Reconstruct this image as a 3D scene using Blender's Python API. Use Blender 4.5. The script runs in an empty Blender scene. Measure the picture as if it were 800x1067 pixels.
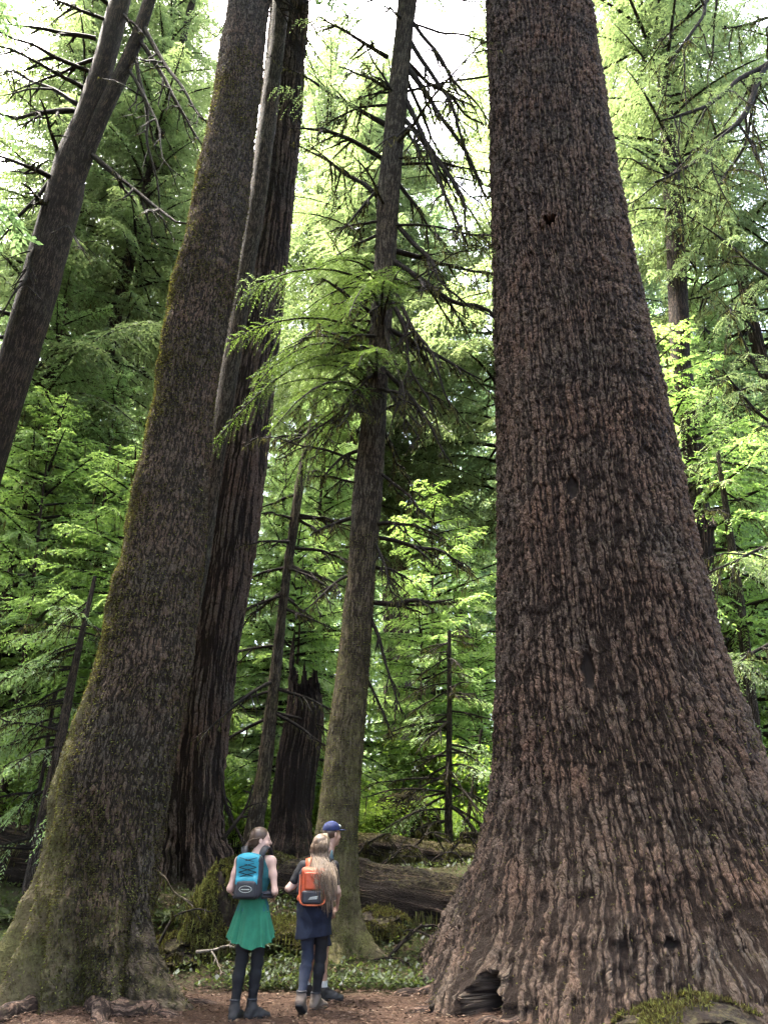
import bpy, math, random
import numpy as np
from math import radians as R_
SC = bpy.context.scene
COL = SC.collection
PI = math.pi
# ------------------------------------------------------------------ camera model
F_PX, CX, CY = 805.0, 400.0, 533.5
TILT = R_(22.7)
CAM = np.array([0.0, 0.0, 1.6])
ct, st = math.cos(TILT), math.sin(TILT)

def ray(px, py):
    x = (px - CX) / F_PX; y = -(py - CY) / F_PX
    return np.array([x, ct - y * st, st + y * ct])

def at(px, py, D):
    d = ray(px, py)
    return CAM + d * (D / d[1])

def zcam(p):
    q = np.asarray(p) - CAM
    return q[1] * ct + q[2] * st

# ------------------------------------------------------------------ noise
def _h(i, j, k, seed):
    n = (i * 73856093) ^ (j * 19349663) ^ (k * 83492791) ^ (seed * 2654435761)
    n = n & 0xFFFFFFFF
    n = ((n ^ (n >> 15)) * 2246822519) & 0xFFFFFFFF
    n = ((n ^ (n >> 13)) * 3266489917) & 0xFFFFFFFF
    n = n ^ (n >> 16)
    return n.astype(np.float64) / 4294967295.0

def vnoise(p, seed=0):
    p = np.asarray(p, dtype=np.float64)
    f = np.floor(p); t = p - f; i = f.astype(np.int64)
    t = t * t * (3 - 2 * t)
    out = 0
    for a in (0, 1):
        for b in (0, 1):
            for c in (0, 1):
                w = (t[..., 0] if a else 1 - t[..., 0]) * (t[..., 1] if b else 1 - t[..., 1]) * (t[..., 2] if c else 1 - t[..., 2])
                out = out + w * _h(i[..., 0] + a, i[..., 1] + b, i[..., 2] + c, seed)
    return out * 2 - 1

def fbm(p, oct=4, seed=0, gain=0.5):
    p = np.asarray(p, dtype=np.float64)
    s = 0; a = 1.0; n = 0
    for o in range(oct):
        s = s + a * vnoise(p * (2.03 ** o) + o * 7.3, seed + o); n += a; a *= gain
    return s / n

def sstep(a, b, x):
    t = np.clip((np.asarray(x, dtype=float) - a) / (b - a), 0, 1)
    return t * t * (3 - 2 * t)

def nrm(v):
    return v / np.maximum(np.linalg.norm(v, axis=-1, keepdims=True), 1e-9)

# ------------------------------------------------------------------ mesh building
class Acc:
    """collects vertices / faces for ONE mesh object"""
    def __init__(s):
        s.V = []; s.Q = []; s.n = 0; s.uv = []; s.var = []; s.mi = []; s.moss = []
    def add(s, V, Q, uv=None, var=0.5, mi=0, moss=None):
        V = np.asarray(V, dtype=np.float32).reshape(-1, 3); Q = np.asarray(Q, dtype=np.int64).reshape(-1, 4)
        s.V.append(V); s.Q.append(Q + s.n); s.n += len(V)
        m = len(Q)
        s.uv.append(np.zeros((m * 4, 2), np.float32) if uv is None else np.asarray(uv, np.float32).reshape(-1, 2))
        s.var.append(np.full(m, var, np.float32) if np.isscalar(var) else np.asarray(var, np.float32))
        s.mi.append(np.full(m, mi, np.int32) if np.isscalar(mi) else np.asarray(mi, np.int32))
        s.moss.append(np.zeros(len(V), np.float32) if moss is None else np.asarray(moss, np.float32))
        return s
    def merge(s, o):
        for V, Q, uv, var, mi, moss in zip(o.V, o.Q, o.uv, o.var, o.mi, o.moss):
            pass
        V = np.concatenate(o.V); Q = np.concatenate(o.Q)
        s.add(V, Q, np.concatenate(o.uv), np.concatenate(o.var), np.concatenate(o.mi), np.concatenate(o.moss))
    def mesh(s, name, mats, smooth=True):
        V = np.concatenate(s.V); Q = np.concatenate(s.Q)
        me = bpy.data.meshes.new(name)
        tri = Q[:, 2] == Q[:, 3]
        uv = np.concatenate(s.uv); var = np.concatenate(s.var); mi = np.concatenate(s.mi)
        if tri.any():
            keep = np.ones((len(Q), 4), bool); keep[tri, 3] = False
            loops = Q[keep]; uv = uv[keep.ravel()]
            tot = np.where(tri, 3, 4); start = np.concatenate([[0], np.cumsum(tot)[:-1]])
        else:
            loops = Q.ravel(); start = np.arange(len(Q)) * 4
        me.vertices.add(len(V)); me.vertices.foreach_set('co', V.astype(np.float32).ravel())
        me.loops.add(len(loops)); me.loops.foreach_set('vertex_index', loops.astype(np.int32))
        me.polygons.add(len(Q)); me.polygons.foreach_set('loop_start', start.astype(np.int32))
        me.polygons.foreach_set('material_index', mi)
        me.polygons.foreach_set('use_smooth', np.full(len(Q), smooth, bool))
        l = me.uv_layers.new(name='UVMap'); l.data.foreach_set('uv', uv.astype(np.float32).ravel())
        a = me.attributes.new('var', 'FLOAT', 'FACE'); a.data.foreach_set('value', var)
        a = me.attributes.new('moss', 'FLOAT', 'POINT'); a.data.foreach_set('value', np.concatenate(s.moss))
        me.update(calc_edges=True); me.validate()
        for m in mats: me.materials.append(m)
        return me
    def build(s, name, mats, parent=None, smooth=True):
        if not isinstance(mats, (list, tuple)): mats = [mats]
        return link(name, s.mesh(name, mats, smooth), parent)

def link(name, me, parent=None):
    o = bpy.data.objects.new(name, me); COL.objects.link(o)
    if parent is not None:
        o.parent = parent
        o.matrix_parent_inverse = parent_inv(parent)
    return o

def parent_inv(p):
    from mathutils import Matrix
    return (Matrix.Translation(p.location) @ p.rotation_euler.to_matrix().to_4x4() @ Matrix.Diagonal((*p.scale, 1))).inverted()

def tag(o, label=None, cat=None, group=None, kind=None):
    if label: o['label'] = label
    if cat: o['category'] = cat
    if group: o['group'] = group
    if kind: o['kind'] = kind
    return o

def thing(name, loc, label, cat, group=None):
    o = bpy.data.objects.new(name, None); COL.objects.link(o); o.location = [float(c) for c in loc]
    o.empty_display_size = 0.2
    return tag(o, label, cat, group)

def grid_quads(nr, nc, closed=True):
    """nr rows of nc verts; returns quads (closed across columns)"""
    r = np.arange(nr - 1)[:, None]; c = np.arange(nc if closed else nc - 1)[None, :]
    c2 = (c + 1) % nc
    a = r * nc + c; b = r * nc + c2; d = (r + 1) * nc + c; e = (r + 1) * nc + c2
    return np.stack([a, b, e, d], -1).reshape(-1, 4)

def tube(acc, pts, rad, k=6, mi=0, cap=True, var=0.5, moss=None, uscale=None, flat=None):
    pts = np.asarray(pts, float); n = len(pts); rad = np.broadcast_to(np.asarray(rad, float), (n,))
    T = nrm(np.gradient(pts, axis=0))
    ref = np.array([0, 0, 1.0]) if abs(T[0, 2]) < 0.85 else np.array([0.0, 1.0, 0])
    A = nrm(np.cross(T, ref)); B = np.cross(T, A)
    th = np.arange(k) / k * 2 * PI
    fl = 1.0 if flat is None else flat
    V = pts[:, None, :] + rad[:, None, None] * (np.cos(th)[None, :, None] * A[:, None, :] + fl * np.sin(th)[None, :, None] * B[:, None, :])
    Q = grid_quads(n, k)
    seg = np.concatenate([[0], np.cumsum(np.linalg.norm(np.diff(pts, axis=0), axis=1))])
    rr = np.arange(n - 1)[:, None].repeat(k, 1).ravel(); cc = np.arange(k)[None, :].repeat(n - 1, 0).ravel()
    us = (2 * PI * max(rad.mean(), 1e-4) / k) if uscale is None else uscale
    uv = np.stack([np.stack([cc * us, seg[rr]], -1), np.stack([(cc + 1) * us, seg[rr]], -1),
                   np.stack([(cc + 1) * us, seg[rr + 1]], -1), np.stack([cc * us, seg[rr + 1]], -1)], 1).reshape(-1, 2)
    V = V.reshape(-1, 3); m = len(V)
    if cap:
        V = np.concatenate([V, pts[:1], pts[-1:]])
        j = np.arange(k); j2 = (j + 1) % k
        c0 = np.stack([np.full(k, m), j2, j, j], -1); o = (n - 1) * k
        c1 = np.stack([np.full(k, m + 1), o + j, o + j2, o + j2], -1)
        Q = np.concatenate([Q, c0, c1]); uv = np.concatenate([uv, np.zeros((8 * k, 2))])
    acc.add(V, Q, uv, var, mi, None if moss is None else np.full(len(V), moss))

def quads4(acc, P, ld, wv, var, mi=0, mid=0.45):
    """diamond leaves: base P, direction*length ld, half-width vector wv"""
    n = len(P)
    V = np.stack([P, P + ld * mid + wv, P + ld, P + ld * mid - wv], 1).reshape(-1, 3)
    acc.add(V, np.arange(4 * n).reshape(-1, 4), None, var, mi)

# ------------------------------------------------------------------ materials
class NT:
    def __init__(s, name):
        s.m = bpy.data.materials.new(name); s.m.use_nodes = True
        s.t = s.m.node_tree; s.t.nodes.clear(); s.out = s.t.nodes.new('ShaderNodeOutputMaterial')
    def n(s, typ, ins=None, **kw):
        d = s.t.nodes.new(typ)
        for k, v in kw.items(): setattr(d, k, v)
        for k, v in (ins or {}).items():
            sock = d.inputs[k]
            if isinstance(v, bpy.types.NodeSocket): s.t.links.new(v, sock)
            else: sock.default_value = v
        return d
    def l(s, a, b): s.t.links.new(a, b)
    def math(s, op, a, b=0.0, c=None, clamp=False):
        d = s.t.nodes.new('ShaderNodeMath'); d.operation = op; d.use_clamp = clamp
        for i, v in enumerate((a, b) if c is None else (a, b, c)):
            if isinstance(v, bpy.types.NodeSocket): s.l(v, d.inputs[i])
            else: d.inputs[i].default_value = v
        return d.outputs[0]
    def mix(s, f, a, b, blend='MIX'):
        d = s.t.nodes.new('ShaderNodeMix'); d.data_type = 'RGBA'; d.blend_type = blend
        for sock, v in ((d.inputs[0], f), (d.inputs[6], a), (d.inputs[7], b)):
            if isinstance(v, bpy.types.NodeSocket): s.l(v, sock)
            else: sock.default_value = v if not isinstance(v, (tuple, list)) else (*v, 1)
        return d.outputs[2]
    def ramp(s, f, stops):
        d = s.t.nodes.new('ShaderNodeValToRGB'); e = d.color_ramp.elements
        while len(e) < len(stops): e.new(0.5)
        for x, (p, c) in zip(e, stops): x.position = p; x.color = (*c, 1) if len(c) == 3 else c
        s.l(f, d.inputs[0]); return d.outputs[0]
    def rng(s, v, a, b, c=0.0, d=1.0, smooth=False):
        q = s.t.nodes.new('ShaderNodeMapRange'); q.interpolation_type = 'SMOOTHSTEP' if smooth else 'LINEAR'
        s.l(v, q.inputs[0])
        for i, x in enumerate((a, b, c, d)): q.inputs[i + 1].default_value = x
        return q.outputs[0]
    def noise(s, vec, scale, detail=4, rough=0.55, dim='3D'):
        d = s.n('ShaderNodeTexNoise', {'Scale': scale, 'Detail': detail, 'Roughness': rough}, noise_dimensions=dim)
        if vec is not None: s.l(vec, d.inputs['Vector'])
        return d
    def bsdf(s, col, rough=0.9, spec=0.2, **kw):
        d = s.n('ShaderNodeBsdfPrincipled', {'Roughness': rough, 'Specular IOR Level': spec})
        if isinstance(col, bpy.types.NodeSocket): s.l(col, d.inputs['Base Color'])
        else: d.inputs['Base Color'].default_value = (*col, 1)
        for k, v in kw.items():
            if isinstance(v, bpy.types.NodeSocket): s.l(v, d.inputs[k])
            else: d.inputs[k].default_value = v
        s.l(d.outputs[0], s.out.inputs[0]); return d

def bark_mat(name, w, l, depth, plate, plate2, crack, moss_amt=0.0, moss_col=(0.075, 0.072, 0.026), warp=1.0, edge=0.3, disp=True, fine=1.0, bump=1.0, scale=1.0, hi=(0.36, 0.29, 0.25), fur=(0.85, 0.22)):
    """procedural bark over a (metres round, metres up) UV map: elongated plates split by fissures"""
    t = NT(name)
    uv = t.n('ShaderNodeUVMap', uv_map='UVMap').outputs[0]
    obj = t.n('ShaderNodeTexCoord').outputs['Object']
    n1 = t.noise(uv, 1.3, 3); n2 = t.noise(uv, 7.0, 3)
    def off(vec, nz, amt):
        s = t.n('ShaderNodeVectorMath', {0: nz.outputs['Color'], 1: (0.5, 0.5, 0.5)}, operation='SUBTRACT').outputs[0]
        s = t.n('ShaderNodeVectorMath', {0: s, 1: (amt, amt * 1.2, 0)}, operation='MULTIPLY').outputs[0]
        return t.n('ShaderNodeVectorMath', {0: vec, 1: s}, operation='ADD').outputs[0]
    c = off(off(uv, n1, 0.16 * warp), n2, 0.075 * warp)
    def mapped(vec, sx, sy, lx=0.0):
        return t.n('ShaderNodeMapping', {'Vector': vec, 'Scale': (sx, sy, 1), 'Location': (lx, lx * 0.7, 0)}).outputs[0]
    # meandering vertical fissures
    fn = t.noise(mapped(c, fur[0] / w, fur[1] / l), 1.0, 3.0, 0.55).outputs['Fac']
    fr = t.math('ABSOLUTE', t.math('MULTIPLY_ADD', fn, 2.0, -1.0))
    e1 = t.rng(fr, 0.0, edge, 0, 1, True)
    # loose scales lying over one another, each a little tilted
    mp = mapped(c, 1 / w, 1 / l)
    vc = t.n('ShaderNodeTexVoronoi', {'Vector': mp, 'Scale': 1.0, 'Randomness': 1.0}, voronoi_dimensions='2D', feature='F1')
    mp2 = mapped(c, 2.2 / w, 2.0 / l, 3.3)
    vc2 = t.n('ShaderNodeTexVoronoi', {'Vector': mp2, 'Scale': 1.0, 'Randomness': 1.0}, voronoi_dimensions='2D', feature='F1')
    ve = t.n('ShaderNodeTexVoronoi', {'Vector': mp, 'Scale': 1.0, 'Randomness': 1.0}, voronoi_dimensions='2D', feature='DISTANCE_TO_EDGE')
    ve2 = t.n('ShaderNodeTexVoronoi', {'Vector': mp2, 'Scale': 1.0, 'Randomness': 1.0}, voronoi_dimensions='2D', feature='DISTANCE_TO_EDGE')
    def tilt(v, m):
        d_ = t.n('ShaderNodeVectorMath', {0: m, 1: v.outputs['Position']}, operation='SUBTRACT').outputs[0]
        q = t.n('ShaderNodeSeparateXYZ', {0: d_}); return q.outputs[1]
    rnd = t.n('ShaderNodeSeparateColor', {0: vc.outputs['Color']}).outputs[0]
    rnd2 = t.n('ShaderNodeSeparateColor', {0: vc2.outputs['Color']}).outputs[0]
    nf = t.noise(mapped(uv, 1.0, 0.55), 46.0, 5, 0.68).outputs['Fac']
    nm = t.noise(mapped(uv, 1.0, 0.5), 12.0, 4, 0.6).outputs['Fac']
    ck = t.math('MULTIPLY', t.rng(ve.outputs['Distance'], 0.0, 0.16, 0, 1, True), t.math('MULTIPLY_ADD', t.rng(ve2.outputs['Distance'], 0.0, 0.18, 0, 1, True), 0.65, 0.35))
    ck = t.math('MAXIMUM', ck, t.rng(nm, 0.55, 0.72))
    e1 = t.math('MULTIPLY', e1, t.math('MULTIPLY_ADD', ck, 0.6, 0.4))
    h = t.math('MULTIPLY', e1, 0.46)
    h = t.math('ADD', h, t.math('MULTIPLY', e1, t.math('MULTIPLY', rnd, 0.34 * scale)))
    h = t.math('ADD', h, t.math('MULTIPLY', rnd2, 0.26 * scale))
    h = t.math('ADD', h, t.math('MULTIPLY', t.math('ADD', tilt(vc, mp), t.math('MULTIPLY', tilt(vc2, mp2), 0.5)), -0.30 * scale))
    h = t.math('ADD', h, t.math('MULTIPLY', t.math('SUBTRACT', nf, 0.5), 0.55 * fine))
    h = t.math('ADD', h, t.math('MULTIPLY', t.math('SUBTRACT', nm, 0.5), 0.25))
    big = t.noise(uv, 0.5, 3).outputs['Fac']
    pc = t.mix(t.rng(t.math('ADD', t.math('MULTIPLY', rnd2, 0.5), t.math('MULTIPLY', rnd, 0.5)), 0.15, 0.85), plate2, plate)
    pc = t.mix(t.rng(big, 0.42, 0.7, 0, 0.45), pc, t.mix(0.45, pc, crack))
    pc = t.mix(t.rng(nf, 0.38, 0.66, 0.0, 1.0), t.mix(0.45, pc, crack), t.mix(0.42, pc, hi))
    hue = t.noise(mapped(obj, 1.0, 1.0), 1.1, 4, 0.65).outputs['Fac']
    pc = t.mix(t.rng(hue, 0.35, 0.68), t.mix(1.0, pc, (0.84, 0.93, 0.92), 'MULTIPLY'), t.mix(1.0, pc, (1.16, 0.99, 0.88), 'MULTIPLY'))
    col = t.mix(t.rng(e1, 0.05, 0.55, 0, 1, True), crack, pc)
    # moss: vertex weight plus noise
    if moss_amt is not None:
        ma = t.n('ShaderNodeAttribute', attribute_name='moss').outputs['Fac']
        mn = t.noise(obj, 1.1, 5, 0.62).outputs['Fac']; mn2 = t.noise(obj, 14.0, 4, 0.6).outputs['Fac']
        s = t.math('ADD', t.math('ADD', ma, moss_amt), t.math('MULTIPLY', t.math('SUBTRACT', mn, 0.5), 1.1))
        s = t.math('ADD', s, t.math('MULTIPLY', t.math('SUBTRACT', mn2, 0.5), 1.2))
        mk = t.rng(s, 0.30, 0.95, 0, 0.9, True)
        mc = t.mix(t.rng(t.noise(obj, 45.0, 3).outputs['Fac'], 0.3, 0.7), [c * 0.55 for c in moss_col], [c * 1.5 for c in moss_col])
        mc = t.mix(t.rng(t.noise(obj, 2.3, 4).outputs['Fac'], 0.32, 0.62), mc, t.mix(0.65, mc, (0.07, 0.052, 0.034)))
        col = t.mix(mk, col, mc)
        mh = t.math('ADD', t.math('MULTIPLY', t.noise(obj, 26.0, 4, 0.7).outputs['Fac'], 0.9), 0.25)
        h = t.math('ADD', t.math('MULTIPLY', h, t.math('SUBTRACT', 1.0, t.math('MULTIPLY', mk, 0.75))), t.math('MULTIPLY', mh, t.math('MULTIPLY', mk, 0.75)))
        hol = t.rng(ma, -0.5, -1.3, 0, 1, True)      # hollows painted near-black to deepen their shade, bark relief flattened
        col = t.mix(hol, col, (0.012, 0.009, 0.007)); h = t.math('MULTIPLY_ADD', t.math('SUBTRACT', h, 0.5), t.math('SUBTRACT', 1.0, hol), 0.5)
    b = t.bsdf(col, 0.92, 0.12)
    if disp:
        d = t.n('ShaderNodeDisplacement', {'Height': h, 'Midlevel': 0.5, 'Scale': depth})
        t.l(d.outputs[0], t.out.inputs['Displacement']); t.m.displacement_method = 'BOTH'
    else:
        d = t.n('ShaderNodeBump', {'Height': h, 'Strength': bump, 'Distance': depth}); t.l(d.outputs[0], b.inputs['Normal'])
    return t.m

def leaf_mat(name, stops, trans=0.55, tcol=(1.0, 1.0, 0.55), tgain=1.6, gloss=0.06, rough=0.45):
    t = NT(name)
    v = t.n('ShaderNodeAttribute', attribute_name='var').outputs['Fac']
    oi = t.n('ShaderNodeObjectInfo').outputs['Random']
    f = t.math('ADD', v, t.math('MULTIPLY', t.math('SUBTRACT', oi, 0.5), 0.18), clamp=True)
    col = t.ramp(f, stops)
    tc = t.mix(1.0, col, [c * tgain for c in tcol], 'MULTIPLY')
    d = t.n('ShaderNodeBsdfDiffuse', {'Color': col}); tr = t.n('ShaderNodeBsdfTranslucent', {'Color': tc})
    m = t.n('ShaderNodeMixShader', {0: trans, 1: d.outputs[0], 2: tr.outputs[0]})
    g = t.n('ShaderNodeBsdfGlossy', {'Color': (0.8, 0.85, 0.9, 1), 'Roughness': rough})
    m2 = t.n('ShaderNodeMixShader', {0: gloss, 1: m.outputs[0], 2: g.outputs[0]})
    t.l(m2.outputs[0], t.out.inputs[0]); return t.m

def cloth_mat(name, col, rough=0.85, scale=180.0, amt=0.3, spec=0.2, col2=None):
    t = NT(name); obj = t.n('ShaderNodeTexCoord').outputs['Object']
    n = t.noise(obj, scale, 3).outputs['Fac']; n2 = t.noise(obj, 11.0, 3).outputs['Fac']
    c = t.mix(t.rng(n2, 0.3, 0.7), [x * 0.82 for x in col], col2 if col2 else [min(1, x * 1.15) for x in col])
    b = t.bsdf(c, rough, spec)
    bp = t.n('ShaderNodeBump', {'Height': t.math('ADD', t.math('MULTIPLY', n, 0.3), n2), 'Strength': amt, 'Distance': 0.012})
    t.l(bp.outputs[0], b.inputs['Normal']); return t.m
# ------------------------------------------------------------------ terrain height
def ground(x, y):
    x = np.asarray(x, float); y = np.asarray(y, float)
    p = np.stack([x, y, np.zeros_like(x)], -1)
    edge = 9.75 + 0.25 * vnoise(p * 0.55, 3) - 0.10 * np.clip(x, -6, 6)*0
    b = sstep(edge + 0.2, edge + 4.6, y)
    h = 0.95 * b + 0.04 * np.maximum(y - 14.5, 0) + 0.0 * x
    far = sstep(10, 26, y)
    h = h + far * 0.55 * fbm(p * 0.11, 3, 11) + b * 0.13 * fbm(p * 0.8, 3, 5) + 0.025 * fbm(p * 1.7, 3, 8) * (1 - 0.3 * b)
    h = h + sstep(9, 4, y) * 0.02
    return h

def G(x, y):
    return float(ground(np.array([x]), np.array([y]))[0])

# ------------------------------------------------------------------ trunks
def trunk(name, rows, D, mat, parent, nt=240, dz=0.05, z_bottom=None, z_top=30.0, r_top=None, lobes=(), macro=(0.03, 0.02),
          moss=None, push=(), rough=0.0, lumps=0.0, broken=None, seed=1, rscale=1.0):
    pts = []
    for (py, xl, xr) in rows:
        c = at((xl + xr) / 2, py, D)
        pts.append((c[2], c[0], (xr - xl) / 2 / F_PX * zcam(c) * rscale))
    pts = np.array(sorted(pts))
    zr, xc, rr = pts.T
    if z_bottom is None: z_bottom = G(xc[0], D) - 0.35
    zvis = min(z_top, 1.56 * D + 2.2)
    z = np.arange(z_bottom, zvis, dz)
    if z_top > zvis: z = np.concatenate([z, np.arange(zvis, z_top, 0.6), [z_top]])
    def ext(zz, v, slope_lo=None):
        out = np.interp(zz, zr, v)
        s1 = (v[-1] - v[-3]) / (zr[-1] - zr[-3]); s0 = (v[1] - v[0]) / (zr[1] - zr[0])
        out = np.where(zz > zr[-1], v[-1] + s1 * (zz - zr[-1]), out)
        return np.where(zz < zr[0], v[0] + s0 * (zz - zr[0]), out)
    cx = ext(z, xc); R0 = ext(z, rr)
    # soften the piecewise-linear profile
    kern = max(3, int(0.5 / dz)) | 1
    def soft(v):
        nv = int((z <= zvis).sum()); a = v[:nv]
        pad = np.concatenate([2 * a[0] - a[1:kern // 2 + 1][::-1], a, 2 * a[-1] - a[-kern // 2:-1][::-1]])
        q = np.convolve(pad, np.ones(kern) / kern, 'same')[kern // 2: kern // 2 + nv]
        return np.concatenate([q, v[nv:]])
    cx, R0 = soft(cx), soft(R0)
    if r_top is not None:
        k = np.clip((z - zr[-1]) / max(z_top - zr[-1], 0.1), 0, 1); R0 = np.where(z > zr[-1], rr[-1] * (1 - k) + r_top * k, R0)
    R0 = np.maximum(R0, 0.015)
    nz = len(z)
    u = np.arange(nt + 1) / nt
    th = PI / 2 + 2 * PI * u + 0.55 * np.sin(2 * PI * u)
    TH, Z = np.meshgrid(th[:-1], z)
    R = np.repeat(R0[:, None], nt, 1)
    cs, sn = np.cos(TH), np.sin(TH)
    zb = z_bottom + 0.35
    for (t0, amp, w, zd) in lobes:
        dth = (TH - R_(t0) + PI) % (2 * PI) - PI
        R = R + amp * np.exp(-(dth / R_(w)) ** 2) * np.exp(-np.maximum(Z - zb, -0.3) / zd)
    Rm = float(np.median(R0[z < zvis]))
    q = np.stack([cs * Rm, sn * Rm, Z * 0.22], -1)
    R = R * (1 + macro[0] * 2 * fbm(q * (0.9 / max(Rm, .1)), 3, seed)) + macro[1] * 2 * fbm(np.stack([cs * Rm * 3.2, sn * Rm * 3.2, Z * 0.55], -1), 3, seed + 9)
    if rough: R = R + rough * sstep(2.2, 0.1, Z - zb) * fbm(np.stack([cs * Rm * 2.6, sn * Rm * 2.6, Z * 1.3], -1), 4, seed + 20) + 0.36 * rough * sstep(1.5, 0.2, Z - zb) * fbm(np.stack([cs * Rm * 6.5, sn * Rm * 6.5, Z * 5.0], -1), 4, seed + 26)
    m = np.zeros_like(R)
    if moss is not None:
        m = moss(TH, Z - zb)
        if lumps:
            lp = fbm(np.stack([cs * Rm * 2.2, sn * Rm * 2.2, Z * 1.4], -1), 4, seed + 40)
            R = R + lumps * np.clip(m + 0.2, 0, 1) * np.clip(lp + 0.15, -0.2, 1)
    X = cx[:, None] + R * cs; Y = D + R * sn; ZZ = Z.copy()
    for (px, py, rad_x, rad_z, dep) in push:
        # a hollow in the wood facing the path
        c = at(px, py, D); zc0 = c[2]
        # the bark surface stands in front of the axis plane, so aim along the ray
        i = np.argmin(np.abs(z - zc0)); rd = ray(px, py)
        best = None
        for it in range(6):
            Rl = float(np.interp(zc0, z, R0)); xl = float(np.interp(zc0, z, cx))
            a, b, cc = rd[0] ** 2 + rd[1] ** 2, -2 * (rd[0] * (xl - CAM[0]) + rd[1] * D), (xl - CAM[0]) ** 2 + D ** 2 - Rl ** 2
            disc = b * b - 4 * a * cc
            s = (-b - math.sqrt(max(disc, 0))) / (2 * a); hit = CAM + rd * s; zc0 = hit[2]
        th0 = math.atan2(hit[1] - D, hit[0] - xl)
        dth = ((TH - th0 + PI) % (2 * PI) - PI) * Rl
        qq = np.sqrt((dth / rad_x) ** 2 + ((Z - hit[2]) / rad_z) ** 2)
        qq = qq + 0.55 * fbm(np.stack([dth * 5, Z * 4, np.zeros_like(Z)], -1), 4, seed + 70)
        wgt = sstep(1.0, 0.55, qq)
        lip = np.exp(-((qq - 1.15) / 0.25) ** 2) * 0.10 * min(abs(dep), 0.6)
        X = X - (wgt * dep - lip) * math.cos(th0); Y = Y - (wgt * dep - lip) * math.sin(th0)
        m = m - 2 * wgt  # negative weight marks where the bark material paints the hollow's shade
    if broken is not None:
        bz = broken(TH); ZZ = np.minimum(ZZ, bz)
    V = np.stack([X, Y, ZZ], -1).reshape(-1, 3)
    Q = grid_quads(nz, nt)
    us = (th - 1.5 * PI) * max(Rm, 0.12); kz = np.sqrt(np.clip(R0 / max(Rm, .12), 0.3, 4)) if Rm > .4 else np.ones(nz)
    r_i = np.repeat(np.arange(nz - 1), nt); c_i = np.tile(np.arange(nt), nz - 1)
    uv = np.stack([np.stack([us[c_i] * kz[r_i], z[r_i]], -1), np.stack([us[c_i + 1] * kz[r_i], z[r_i]], -1), np.stack([us[c_i + 1] * kz[r_i + 1], z[r_i + 1]], -1), np.stack([us[c_i] * kz[r_i + 1], z[r_i + 1]], -1)], 1)
    a = Acc(); a.add(V, Q, uv.reshape(-1, 2), 0.5, 0, m.ravel())
    o = a.build(name, mat, parent)
    prof = dict(z=z, cx=cx, R=R0, D=D)
    return o, prof

def on_trunk(pf, z, ang_deg, sink=0.02):
    cx = np.interp(z, pf['z'], pf['cx']); R = np.interp(z, pf['z'], pf['R']); a = R_(ang_deg)
    return np.array([cx + (R - sink) * math.cos(a), pf['D'] + (R - sink) * math.sin(a), z])

def z_at(py, D):
    return float(at(CX, py, D)[2])

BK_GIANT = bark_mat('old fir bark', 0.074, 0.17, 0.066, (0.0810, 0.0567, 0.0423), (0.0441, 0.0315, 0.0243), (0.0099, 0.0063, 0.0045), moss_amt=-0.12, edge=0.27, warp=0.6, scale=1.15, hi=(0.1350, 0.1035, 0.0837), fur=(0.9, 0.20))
BK_SPRUCE = bark_mat('spruce scale bark', 0.045, 0.085, 0.027, (0.0774, 0.0576, 0.0414), (0.0441, 0.0333, 0.0243), (0.0117, 0.0090, 0.0063), moss_amt=0.03, edge=0.27, warp=0.7, scale=1.2, hi=(0.1305, 0.1035, 0.0810), fur=(0.95, 0.34))
BK_FURROW = bark_mat('furrowed fir bark', 0.085, 0.36, 0.07, (0.1035, 0.0756, 0.0585), (0.0576, 0.0423, 0.0342), (0.0108, 0.0072, 0.0054), moss_amt=-0.10, edge=0.28, warp=0.5, scale=0.7, hi=(0.1440, 0.1125, 0.0900), fur=(0.85, 0.16))
BK_HEM = bark_mat('hemlock bark', 0.04, 0.085, 0.018, (0.0864, 0.0720, 0.0482), (0.0490, 0.0403, 0.0274), (0.0158, 0.0115, 0.0079), moss_amt=0.12, edge=0.35, warp=0.6, hi=(0.1584, 0.1368, 0.1008))
BK_SLIM = bark_mat('slim conifer bark', 0.035, 0.08, 0.014, (0.0648, 0.0518, 0.0394), (0.0363, 0.0290, 0.0223), (0.0140, 0.0104, 0.0078), moss_amt=0.0, disp=False, bump=0.9, edge=0.3, hi=(0.1872, 0.1512, 0.1224))
BK_FORK = bark_mat('forked tree bark', 0.04, 0.09, 0.018, (0.0612, 0.0446, 0.0331), (0.0331, 0.0245, 0.0187), (0.0122, 0.0086, 0.0065), moss_amt=0.0, disp=False, bump=0.9, edge=0.35, hi=(0.1080, 0.0828, 0.0648))
BK_DEAD = bark_mat('dead branch wood', 0.012, 0.06, 0.006, (0.034, 0.027, 0.020), (0.020, 0.016, 0.012), (0.010, 0.008, 0.006), moss_amt=-0.05, disp=False, bump=0.8, hi=(0.06, 0.05, 0.04))
BK_ROT = bark_mat('rotting wood', 0.06, 0.5, 0.07, (0.075, 0.05, 0.035), (0.04, 0.027, 0.02), (0.010, 0.007, 0.005), moss_amt=0.06, edge=0.5, warp=0.5, scale=0.5, hi=(0.14, 0.105, 0.08))
BK_FAR = bark_mat('distant bark', 0.09, 0.3, 0.05, (0.16, 0.12, 0.09), (0.085, 0.065, 0.05), (0.028, 0.02, 0.015), moss_amt=-0.02, disp=False, bump=1.0, edge=0.4)

LF_MOSS = leaf_mat('hanging moss', [(0, (0.035, 0.034, 0.014)), (0.5, (0.075, 0.073, 0.03)), (1, (0.14, 0.135, 0.06))], trans=0.4, tcol=(1, 1, 0.6), tgain=1.3, gloss=0.0)

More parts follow.
